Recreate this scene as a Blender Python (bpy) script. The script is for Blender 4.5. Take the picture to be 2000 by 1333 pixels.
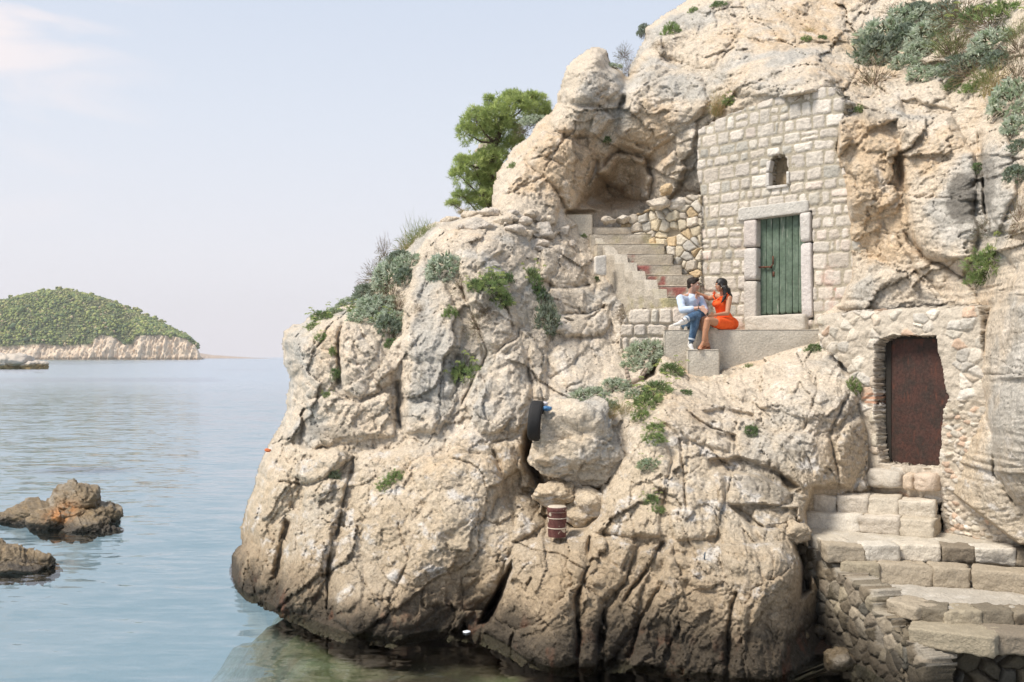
import bpy, bmesh, math, random
import numpy as np
from mathutils import Vector, Matrix
for o in list(bpy.data.objects): bpy.data.objects.remove(o)
C = bpy.context.scene.collection
R = math.radians
# ------------------------------------------------------------------ camera, sky, sun, exposure
CAM_H = 3.8; FP = 1944.0; HOR = 698.0          # photo pixels: 2000 wide, 35 mm lens, level camera
cd = bpy.data.cameras.new('camera'); cam = bpy.data.objects.new('camera', cd); C.objects.link(cam)
cam.location = (0, 0, CAM_H); cam.rotation_euler = (R(90), 0, 0)
cd.lens = 35; cd.sensor_width = 36; cd.clip_end = 60000; cd.clip_start = 0.1
cd.shift_y = (HOR-666.5)/2000.0
bpy.context.scene.camera = cam
SUN_EL, SUN_AZ = 54.0, 246.0                   # azimuth clockwise from +Y (north): behind and left of the camera
sd = bpy.data.lights.new('sun', 'SUN'); sun = bpy.data.objects.new('sun', sd); C.objects.link(sun)
sd.energy = 1.5; sd.angle = R(19); sd.color = (1.0, 0.925, 0.82)
sv = Vector((math.sin(R(SUN_AZ))*math.cos(R(SUN_EL)), math.cos(R(SUN_AZ))*math.cos(R(SUN_EL)), math.sin(R(SUN_EL))))
sun.rotation_euler = sv.to_track_quat('Z', 'Y').to_euler(); sun.location = (0, -20, 60)
w = bpy.data.worlds.new('World'); bpy.context.scene.world = w; w.use_nodes = True
wt = w.node_tree; wn = wt.nodes; wl = wt.links; wn.clear()
def N(nt, typ, **kw):
    n = nt.nodes.new(typ)
    for k, v in kw.items():
        if k.startswith('i_'):
            n.inputs[k[2:].replace('_', ' ')].default_value = v
        else: setattr(n, k, v)
    return n
wo = N(wt, 'ShaderNodeOutputWorld'); bg = N(wt, 'ShaderNodeBackground'); wl.new(bg.outputs[0], wo.inputs[0])
sky = N(wt, 'ShaderNodeTexSky', sky_type='NISHITA', sun_disc=False, sun_elevation=R(SUN_EL), sun_rotation=R(SUN_AZ), air_density=1.2, dust_density=3.0, ozone_density=1.5)
tc = N(wt, 'ShaderNodeTexCoord'); sx = N(wt, 'ShaderNodeSeparateXYZ'); wl.new(tc.outputs['Generated'], sx.inputs[0])
rp = N(wt, 'ShaderNodeValToRGB'); wl.new(sx.outputs['Z'], rp.inputs[0])
el = rp.color_ramp.elements; K = 5.2            # thin evening haze over the sky, brought to the sky texture's scale
def colr(c): return (c[0]*K, c[1]*K, c[2]*K, 1)
el[0].position = 0.0; el[0].color = colr((.85, .82, .865)); el[1].position = 1.0; el[1].color = colr((.34, .44, .60))
for p_, c_ in ((.10, (.83, .825, .88)), (.22, (.75, .79, .875)), (.36, (.65, .72, .84)), (.62, (.44, .53, .69))):
    e = el.new(p_); e.color = colr(c_)
mx = N(wt, 'ShaderNodeMix', data_type='RGBA'); mx.inputs[0].default_value = .93
wl.new(sky.outputs[0], mx.inputs[6]); wl.new(rp.outputs[0], mx.inputs[7])
# thin pink cloud wisps
mp = N(wt, 'ShaderNodeMapping'); mp.inputs['Scale'].default_value = (5, 5, 17); mp.inputs['Rotation'].default_value = (0, R(10), 0); wl.new(tc.outputs['Generated'], mp.inputs[0])
cn = N(wt, 'ShaderNodeTexNoise'); cn.inputs['Scale'].default_value = 1.0; cn.inputs['Detail'].default_value = 8; cn.inputs['Distortion'].default_value = .6; wl.new(mp.outputs[0], cn.inputs[0])
vd = N(wt, 'ShaderNodeVectorMath', operation='DISTANCE'); vd.inputs[1].default_value = (-.475, .83, .275); wl.new(tc.outputs['Generated'], vd.inputs[0])
m1 = N(wt, 'ShaderNodeMapRange'); m1.inputs[1].default_value = .03; m1.inputs[2].default_value = .19; m1.inputs[3].default_value = 1; m1.inputs[4].default_value = 0; wl.new(vd.outputs['Value'], m1.inputs[0])
m2 = N(wt, 'ShaderNodeMapRange'); m2.inputs[1].default_value = .44; m2.inputs[2].default_value = .60; wl.new(cn.outputs[0], m2.inputs[0])
mm = N(wt, 'ShaderNodeMath', operation='MULTIPLY'); wl.new(m1.outputs[0], mm.inputs[0]); wl.new(m2.outputs[0], mm.inputs[1])
m3 = N(wt, 'ShaderNodeMath', operation='MULTIPLY'); m3.inputs[1].default_value = 1.0; wl.new(mm.outputs[0], m3.inputs[0])
mx2 = N(wt, 'ShaderNodeMix', data_type='RGBA'); wl.new(m3.outputs[0], mx2.inputs[0]); wl.new(mx.outputs[2], mx2.inputs[6]); mx2.inputs[7].default_value = colr((.93, .86, .87))
wl.new(mx2.outputs[2], bg.inputs[0]); bg.inputs[1].default_value = .0645
vs = bpy.context.scene.view_settings
vs.view_transform = 'Standard'; vs.look = 'None'; vs.gamma = 1; vs.exposure = 1.66
bpy.context.scene.cycles.max_bounces = 6; bpy.context.scene.cycles.transparent_max_bounces = 12

# ------------------------------------------------------------------ helpers
def ray(px, py): return np.array([(px-1000)/FP, 1.0, (HOR-py)/FP])
def at(px, py, Y): r = ray(px, py)*Y; return Vector((r[0], r[1], r[2]+CAM_H))
def tag(o, label=None, cat=None, group=None, kind=None):
    if label: o['label'] = label
    if cat: o['category'] = cat
    if group: o['group'] = group
    if kind: o['kind'] = kind
    return o
def empty(name, loc=(0, 0, 0), rz=0, label=None, cat=None, group=None):
    o = bpy.data.objects.new(name, None); C.objects.link(o); o.location = loc; o.rotation_euler = (0, 0, rz); o.empty_display_size = .2
    return tag(o, label, cat, group)
def mesh_obj(name, verts, faces, mats, parent=None, smooth=True, cols=None, midx=None, world=False):
    me = bpy.data.meshes.new(name)
    verts = np.asarray(verts, dtype=np.float32)
    if isinstance(faces, np.ndarray):
        nf, k = faces.shape
        me.vertices.add(len(verts)); me.vertices.foreach_set('co', verts.ravel())
        me.loops.add(nf*k); me.loops.foreach_set('vertex_index', faces.ravel().astype(np.int32))
        me.polygons.add(nf); me.polygons.foreach_set('loop_start', np.arange(0, nf*k, k, dtype=np.int32))
        me.polygons.foreach_set('loop_total', np.full(nf, k, dtype=np.int32))
        me.update(calc_edges=True)
    else:
        me.from_pydata([tuple(v) for v in verts.tolist()], [], faces)
    me.validate()
    if cols is not None:
        a = me.color_attributes.new('Col', 'FLOAT_COLOR', 'POINT')
        c4 = np.ones((len(verts), 4), dtype=np.float32); c4[:, :3] = cols
        a.data.foreach_set('color', c4.ravel())
    if not isinstance(mats, (list, tuple)): mats = [mats]
    for m in mats: me.materials.append(m)
    if midx is not None: me.polygons.foreach_set('material_index', np.asarray(midx, dtype=np.int32))
    me.polygons.foreach_set('use_smooth', np.full(len(me.polygons), bool(smooth)))
    o = bpy.data.objects.new(name, me); C.objects.link(o)
    if parent is not None:
        o.parent = parent
        if world: o.matrix_parent_inverse = Matrix.LocRotScale(parent.location, parent.rotation_euler, parent.scale).inverted()
    return o
def mat(name, col=(.5, .5, .5), rough=.85, attr=False, noise=None, bump=None, metal=0, col2=None, vari=.25, spec=.3, nscale=6, pale=None, obvar=0):
    m = bpy.data.materials.new(name); m.use_nodes = True; nt = m.node_tree; b = nt.nodes['Principled BSDF']
    b.inputs['Roughness'].default_value = rough; b.inputs['Metallic'].default_value = metal; b.inputs['Specular IOR Level'].default_value = spec
    tcn = N(nt, 'ShaderNodeTexCoord')
    if attr:
        a = N(nt, 'ShaderNodeVertexColor', layer_name='Col'); src = a.outputs[0]
    else:
        a = N(nt, 'ShaderNodeRGB'); a.outputs[0].default_value = (*col, 1); src = a.outputs[0]
    n1 = N(nt, 'ShaderNodeTexNoise'); n1.inputs['Scale'].default_value = nscale; n1.inputs['Detail'].default_value = 8; n1.inputs['Roughness'].default_value = .65
    nt.links.new(tcn.outputs['Object'], n1.inputs[0])
    if col2 is not None:
        mr = N(nt, 'ShaderNodeMapRange'); mr.inputs[1].default_value = .42; mr.inputs[2].default_value = .6; nt.links.new(n1.outputs[0], mr.inputs[0])
        mc = N(nt, 'ShaderNodeMix', data_type='RGBA'); nt.links.new(mr.outputs[0], mc.inputs[0]); nt.links.new(src, mc.inputs[6]); mc.inputs[7].default_value = (*col2, 1); src = mc.outputs[2]
    # brightness variation
    n2 = N(nt, 'ShaderNodeTexNoise'); n2.inputs['Scale'].default_value = nscale*5.3; n2.inputs['Detail'].default_value = 7; n2.inputs['Roughness'].default_value = .7
    nt.links.new(tcn.outputs['Object'], n2.inputs[0])
    mr2 = N(nt, 'ShaderNodeMapRange'); mr2.inputs[1].default_value = .3; mr2.inputs[2].default_value = .7; mr2.inputs[3].default_value = 1-vari; mr2.inputs[4].default_value = 1+vari
    nt.links.new(n2.outputs[0], mr2.inputs[0])
    vm = N(nt, 'ShaderNodeVectorMath', operation='SCALE'); nt.links.new(src, vm.inputs[0]); nt.links.new(mr2.outputs[0], vm.inputs['Scale'])
    nt.links.new(vm.outputs[0], b.inputs['Base Color'])
    if bump:
        bs, bd = bump                               # scale, distance
        n3 = N(nt, 'ShaderNodeTexNoise'); n3.inputs['Scale'].default_value = bs; n3.inputs['Detail'].default_value = 9; n3.inputs['Roughness'].default_value = .6
        nt.links.new(tcn.outputs['Object'], n3.inputs[0])
        bp = N(nt, 'ShaderNodeBump'); bp.inputs['Strength'].default_value = 1; bp.inputs['Distance'].default_value = bd
        nt.links.new(n3.outputs[0], bp.inputs['Height']); nt.links.new(bp.outputs[0], b.inputs['Normal'])
    return m
# --- noise in numpy
_rs = np.random.RandomState(7); _P = _rs.permutation(512); _P = np.concatenate([_P, _P, _P])
_G = _rs.normal(size=(512, 3)); _G /= np.linalg.norm(_G, axis=1)[:, None]
def perlin(x, y, z=None, seed=0):
    if z is None: z = np.zeros_like(x)+seed*13.37+.31
    else: z = z+seed*17.3
    xi = np.floor(x).astype(int); yi = np.floor(y).astype(int); zi = np.floor(z).astype(int)
    xf = x-xi; yf = y-yi; zf = z-zi
    u = xf*xf*xf*(xf*(xf*6-15)+10); v = yf*yf*yf*(yf*(yf*6-15)+10); t = zf*zf*zf*(zf*(zf*6-15)+10)
    def g(a, b, c):
        h = _P[(_P[(_P[(xi+a) & 511]+yi+b) & 511]+zi+c) & 511]
        gr = _G[h]; return gr[..., 0]*(xf-a)+gr[..., 1]*(yf-b)+gr[..., 2]*(zf-c)
    x00 = g(0,0,0)*(1-u)+g(1,0,0)*u; x10 = g(0,1,0)*(1-u)+g(1,1,0)*u
    x01 = g(0,0,1)*(1-u)+g(1,0,1)*u; x11 = g(0,1,1)*(1-u)+g(1,1,1)*u
    return ((x00*(1-v)+x10*v)*(1-t)+(x01*(1-v)+x11*v)*t)*1.5
def fbm(x, y, z=None, o=4, seed=0, rg=.5, ridged=False):
    s = 0; a = 1; f = 1; tot = 0
    for i in range(o):
        n = perlin(x*f, y*f, None if z is None else z*f, seed+i)
        if ridged: n = 1-2*np.abs(n)
        s = s+a*n; tot += a; a *= rg; f *= 2.03
    return s/tot
def bulge(x, y, seed=0, k=1.0, s=.7, off=.35):
    """rounded, faceted blocks with sharp creases between; returns height, random id of the block, closeness to a crease"""
    xi = np.floor(x).astype(int); yi = np.floor(y).astype(int)
    best = np.full(x.shape, -9.); sec = np.full(x.shape, -9.); rid = np.zeros(x.shape)
    for dx in (-1, 0, 1):
        for dy in (-1, 0, 1):
            a = xi+dx; b = yi+dy
            h = _P[(_P[(a+seed*31) & 511]+b) & 511]
            r1 = _G[h, 0]; r2 = _G[h, 1]; r3 = _G[h, 2]
            h2 = _P[(h+77) & 511]; r4 = _G[h2, 0]; r5 = _G[h2, 1]
            qx = x-(a+.5+r1*.42); qy = y-(b+.5+r2*.42)
            v = off*r3+s*(r4*qx+r5*qy)-k*(qx*qx+qy*qy)
            m = v > best
            sec = np.where(m, best, np.maximum(sec, v)); best = np.where(m, v, best); rid = np.where(m, r5*.5+.5, rid)
    return best, rid, best-sec
def cells(x, y, seed=0, tilt=.6):
    """broken faces: each angular cell has its own level and tilt; returns height, closeness to the edge"""
    xi = np.floor(x).astype(int); yi = np.floor(y).astype(int); f1 = np.full(x.shape, 9.); f2 = np.full(x.shape, 9.); hv = np.zeros(x.shape)
    for dx in (-1, 0, 1):
        for dy in (-1, 0, 1):
            a = xi+dx; b = yi+dy; h = _P[(_P[(a+seed*37) & 511]+b) & 511]; h2 = _P[(h+77) & 511]
            qx = x-(a+.5+_G[h, 0]*.45); qy = y-(b+.5+_G[h, 1]*.45); p = _G[h2, 2]*.6; d = np.abs(qx+p*qy)+np.abs(qy-p*qx)*.9+.12*np.maximum(np.abs(qx), np.abs(qy))
            v = _G[h, 2]+tilt*(_G[h2, 0]*qx+_G[h2, 1]*qy); m = d < f1; f2 = np.where(m, f1, np.minimum(f2, d)); f1 = np.where(m, d, f1); hv = np.where(m, v, hv)
    return hv, f2-f1
def sdf_poly(x, y, poly):
    """signed distance, positive inside"""
    p = np.array(poly, float); n = len(p); d = np.full(x.shape, 1e18); ins = np.zeros(x.shape, bool)
    for i in range(n):
        a = p[i]; b = p[(i+1) % n]; e = b-a; wx = x-a[0]; wy = y-a[1]
        t = np.clip((wx*e[0]+wy*e[1])/(e@e+1e-12), 0, 1)
        d = np.minimum(d, (wx-e[0]*t)**2+(wy-e[1]*t)**2)
        if a[1] != b[1]:
            c = ((a[1] > y) != (b[1] > y)) & (x < (b[0]-a[0])*(y-a[1])/(b[1]-a[1])+a[0]); ins ^= c
    d = np.sqrt(d); return np.where(ins, d, -d)
def dist_line(x, y, pl):
    p = np.array(pl, float); d = np.full(x.shape, 1e18)
    for i in range(len(p)-1):
        a = p[i]; e = p[i+1]-a; wx = x-a[0]; wy = y-a[1]
        t = np.clip((wx*e[0]+wy*e[1])/(e@e+1e-12), 0, 1)
        d = np.minimum(d, (wx-e[0]*t)**2+(wy-e[1]*t)**2)
    return np.sqrt(d)
def sstep(a, b, x): t = np.clip((x-a)/(b-a), 0, 1); return t*t*(3-2*t)
def mixc(c, col, m): return c*(1-m[..., None])+np.array(col)*m[..., None]
def rock_colour(X, Y, Z, seed=0, grey=None, ochre=None, z_tide=True):
    """albedo of limestone: cream, grey lichen, ochre and rust stains, pale calcite, brown tidal band"""
    c = np.zeros(X.shape+(3,))+np.array((.605, .515, .405))
    n1 = fbm(X*.55, Y*.55, Z*.55, 4, seed+1); n2 = fbm(X*1.6, Y*1.6, Z*1.6, 4, seed+5, .6); n3 = fbm(X*6, Y*6, Z*6, 3, seed+9, .6)
    n4 = fbm(X*2.6, Y*2.6, Z*1.1, 4, seed+12, .6)
    g = sstep(.02, .38, n1+n2*.5+(0 if grey is None else grey)); c = mixc(c, (.44, .42, .38), g*.8)
    o_ = sstep(.08, .5, -n1*.9+n4*.6+(0 if ochre is None else ochre)); c = mixc(c, (.58, .42, .26), o_*.7)
    c = mixc(c, (.72, .665, .59), sstep(.08, .42, n4)*.55)
    c = mixc(c, (.22, .19, .15), sstep(.1, .38, fbm(X*3.2, Y*3.2, Z*2.2, 5, seed+21, .72))*.65)
    if z_tide:
        zz = Z+n2*.7+n1*.5-.35*sstep(-1.0, 1.5, X)
        c = mixc(c, (.48, .385, .265), (1-sstep(1.2, 3.1, zz))*.65)
        b = 1-sstep(.3, 1.6, zz); c = mixc(c, (.31, .23, .145), b*.75)
        salt = sstep(.08, .34, fbm(X*2.2+3, Y*2.2, Z*3.5, 5, seed+31, .7, False))*sstep(.35, .9, zz)*(1-sstep(2.0, 2.8, zz)); c = mixc(c, (.62, .58, .53), salt*.9)
        k = 1-sstep(.08, .62, Z-.22*sstep(-1.0, 1.5, X)+n2*.35+n3*.1); c = mixc(c, (.045, .036, .026), k*.93)
        rust = sstep(.1, .4, n4)*(1-sstep(.1, .5, Z))*.6; c = mixc(c, (.16, .06, .03), rust)
    c = mixc(c, (.17, .165, .085), (1-sstep(-.4, -.05, Z))*(.0 if not z_tide else 1.0))
    return c*(1+.13*n3[..., None])
M = {}
M['rock'] = mat('limestone', attr=True, rough=.92, bump=(6, .095), vari=.33, nscale=5)
def crackle(m, sc=1.7, dist=.03):
    nt = m.node_tree; b = nt.nodes['Principled BSDF']; L = nt.links; old = b.inputs['Normal'].links[0].from_socket
    tcn = N(nt, 'ShaderNodeTexCoord'); nz = N(nt, 'ShaderNodeTexNoise'); nz.inputs['Scale'].default_value = 1.7; nz.inputs['Detail'].default_value = 6; L.new(tcn.outputs['Object'], nz.inputs[0])
    sc1 = N(nt, 'ShaderNodeVectorMath', operation='SCALE'); sc1.inputs['Scale'].default_value = .8; L.new(nz.outputs['Color'], sc1.inputs[0])
    ad = N(nt, 'ShaderNodeVectorMath', operation='ADD'); L.new(tcn.outputs['Object'], ad.inputs[0]); L.new(sc1.outputs[0], ad.inputs[1])
    mp_ = N(nt, 'ShaderNodeMapping'); mp_.inputs['Rotation'].default_value = (.3, .9, .2); mp_.inputs['Scale'].default_value = (.7, .8, 2.4); L.new(ad.outputs[0], mp_.inputs[0])
    prev = old
    for k, (s_, d_, w_) in enumerate(((sc, dist, .02), (sc*3.1, dist*.45, .03))):
        vo = N(nt, 'ShaderNodeTexVoronoi', feature='DISTANCE_TO_EDGE'); vo.inputs['Scale'].default_value = s_; L.new(mp_.outputs[0], vo.inputs[0])
        mr = N(nt, 'ShaderNodeMapRange'); mr.inputs[2].default_value = w_; L.new(vo.outputs[0], mr.inputs[0])
        bp = N(nt, 'ShaderNodeBump'); bp.inputs['Distance'].default_value = d_; bp.inputs['Strength'].default_value = .5; L.new(mr.outputs[0], bp.inputs['Height']); L.new(prev, bp.inputs['Normal']); prev = bp.outputs[0]
    L.new(prev, b.inputs['Normal'])
    src = b.inputs['Base Color'].links[0].from_socket; vo = N(nt, 'ShaderNodeTexVoronoi', feature='DISTANCE_TO_EDGE'); vo.inputs['Scale'].default_value = 2.6; L.new(mp_.outputs[0], vo.inputs[0])
    mr = N(nt, 'ShaderNodeMapRange'); mr.inputs[2].default_value = .022; mr.inputs[3].default_value = .72; mr.inputs[4].default_value = 1; L.new(vo.outputs[0], mr.inputs[0])
    n9 = N(nt, 'ShaderNodeTexNoise'); n9.inputs['Scale'].default_value = 1.9; n9.inputs['Detail'].default_value = 4; L.new(tcn.outputs['Object'], n9.inputs[0]); m9 = N(nt, 'ShaderNodeMapRange'); m9.inputs[1].default_value = .5; m9.inputs[2].default_value = .58; L.new(n9.outputs[0], m9.inputs[0])
    mx9 = N(nt, 'ShaderNodeMix', data_type='FLOAT'); L.new(m9.outputs[0], mx9.inputs[0]); mx9.inputs[2].default_value = 1; L.new(mr.outputs[0], mx9.inputs[3])
    vs9 = N(nt, 'ShaderNodeVectorMath', operation='SCALE'); L.new(src, vs9.inputs[0]); L.new(mx9.outputs[0], vs9.inputs['Scale']); L.new(vs9.outputs[0], b.inputs['Base Color'])
M['wetrock'] = mat('wet_rock', attr=True, rough=.55, bump=(9, .04), vari=.25, nscale=4, spec=.4)

crackle(M['rock']); crackle(M['wetrock'])
# ------------------------------------------------------------------ the cliff
CTRL = [  # photo x, y, distance
(450,1140,16.7),(480,1000,17.0),(520,880,17.4),(560,800,17.6),(555,660,17.8),(560,1190,15.0),(600,1050,15.6),(620,900,16.3),(650,750,16.9),(650,640,17.3),
(700,1240,13.6),(720,1100,14.6),(750,950,15.4),(780,880,15.9),(850,780,16.3),(850,600,17.0),(850,480,17.9),(880,430,18.5),(720,540,18.6),(800,470,18.6),
(820,1235,13.75),(850,1050,14.5),(900,900,15.3),(1000,900,15.3),(1000,700,16.4),(1000,550,17.1),(1000,450,18.2),(940,1215,14.3),
(1050,1270,12.9),(1040,1160,13.5),(1060,1060,14.0),(1070,1030,14.5),(1060,1000,15.2),(1120,950,15.6),(1130,880,15.6),(1120,800,15.2),(1100,770,16.0),(1100,700,16.8),
(1200,1280,12.7),(1200,1150,13.1),(1200,1000,13.9),(1280,900,14.4),(1290,820,14.9),(1220,770,15.9),(1290,770,15.6),(1300,700,16.9),(1220,700,17.3),(1200,600,18.4),
(1400,1300,12.3),(1400,1150,12.7),(1400,1000,13.5),(1400,900,14.3),(1400,800,15.3),(1400,735,16.6),(1350,700,17.4),
(1550,1310,12.1),(1540,1100,12.6),(1550,1040,13.3),(1550,950,14.1),(1550,850,14.8),(1550,750,15.8),(1550,690,16.9),(1450,660,17.8),
(1650,950,14.6),(1660,800,15.05),(1640,700,16.1),(1650,1050,14.5),(1650,1200,14.2),(1700,1330,13.6),(1720,800,15.6),(1780,780,15.9),(1850,780,15.2),(1780,960,15.2),(1850,1000,13.9),(1900,900,13.4),(1980,800,12.4),(2000,600,12.6),(2000,1000,12.5),(1980,1060,12.6),(2000,1250,12.8),(1850,1200,13.8),(2180,1000,10.8),(2180,500,11.6),(2180,1300,11.4),
(1705,560,16.15),(1800,600,15.6),(1750,400,16.2),(1750,250,16.7),(1850,300,15.9),(1950,300,14.6),(2000,400,13.6),(1900,500,14.6),(2000,100,16.0),(1850,100,18.0),(1700,100,19.4),(1600,50,20.6),(1500,90,19.7),(1400,100,20.4),(1350,20,22.2),(1300,150,20.6),(1280,250,20.1),(1350,240,19.9),(1450,160,18.7),(1600,150,17.6),(1665,240,16.9),
(1150,130,20.2),(1120,250,19.8),(1080,350,19.4),(980,380,19.4),(1000,300,20.3),(1050,420,19.1),(1200,380,20.8),(1250,340,20.6),(1330,330,19.8),(1180,430,20.2),(1330,450,19.8),(1450,400,19.6),(1550,400,18.9),(1665,400,16.45),(1480,600,18.9),(1250,530,19.3),(1340,600,18.6),
(2100,-100,17),(1700,-100,21.5),(1400,-100,23),
(450,1400,16.2),(700,1450,13.2),(1000,1450,12.7),(1300,1480,12.0),(1600,1480,11.9),(1900,1480,12.5),
]
_c = np.array(CTRL, float); _cx = _c[:, :2]/100.; _cz = _c[:, 2]
def _U(r2): return .5*r2*np.log(r2+1e-9)
_n = len(_c); _A = np.zeros((_n+3, _n+3)); _d2 = ((_cx[:, None]-_cx[None])**2).sum(-1)
_A[:_n, :_n] = _U(_d2)+np.eye(_n)*.12; _A[:_n, _n] = 1; _A[:_n, _n+1:] = _cx; _A[_n, :_n] = 1; _A[_n+1:, :_n] = _cx.T
_w = np.linalg.solve(_A, np.concatenate([_cz, np.zeros(3)]))
def tps(x, y):
    x = x/100.; y = y/100.; s = _w[_n]+_w[_n+1]*x+_w[_n+2]*y
    for i in range(_n): s = s+_w[i]*_U((x-_cx[i, 0])**2+(y-_cx[i, 1])**2)
    return s
OUTL = [(430,1520),(440,1200),(443,1140),(445,1115),(452,1085),(470,1060),(468,1030),(480,985),(498,950),(505,915),(515,890),(530,860),(545,830),(556,800),(558,770),(566,740),(555,705),(552,670),(555,645),(570,633),(590,628),(605,615),(640,607),(660,598),(690,590),(708,570),(722,548),(745,522),(775,495),(800,472),(830,442),(860,430),(905,418),(945,410),(962,405),(960,370),(965,340),(985,318),(1000,290),(1030,270),(1048,240),(1075,222),(1085,200),(1085,182),(1095,165),(1105,130),(1120,112),(1145,95),(1165,92),(1185,100),(1197,125),(1215,135),(1225,150),(1230,130),(1240,100),(1255,75),(1262,55),(1290,35),(1320,12),(1345,-8),(1420,-70),(1480,-130),(2300,-130),(2300,1520)]
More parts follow.
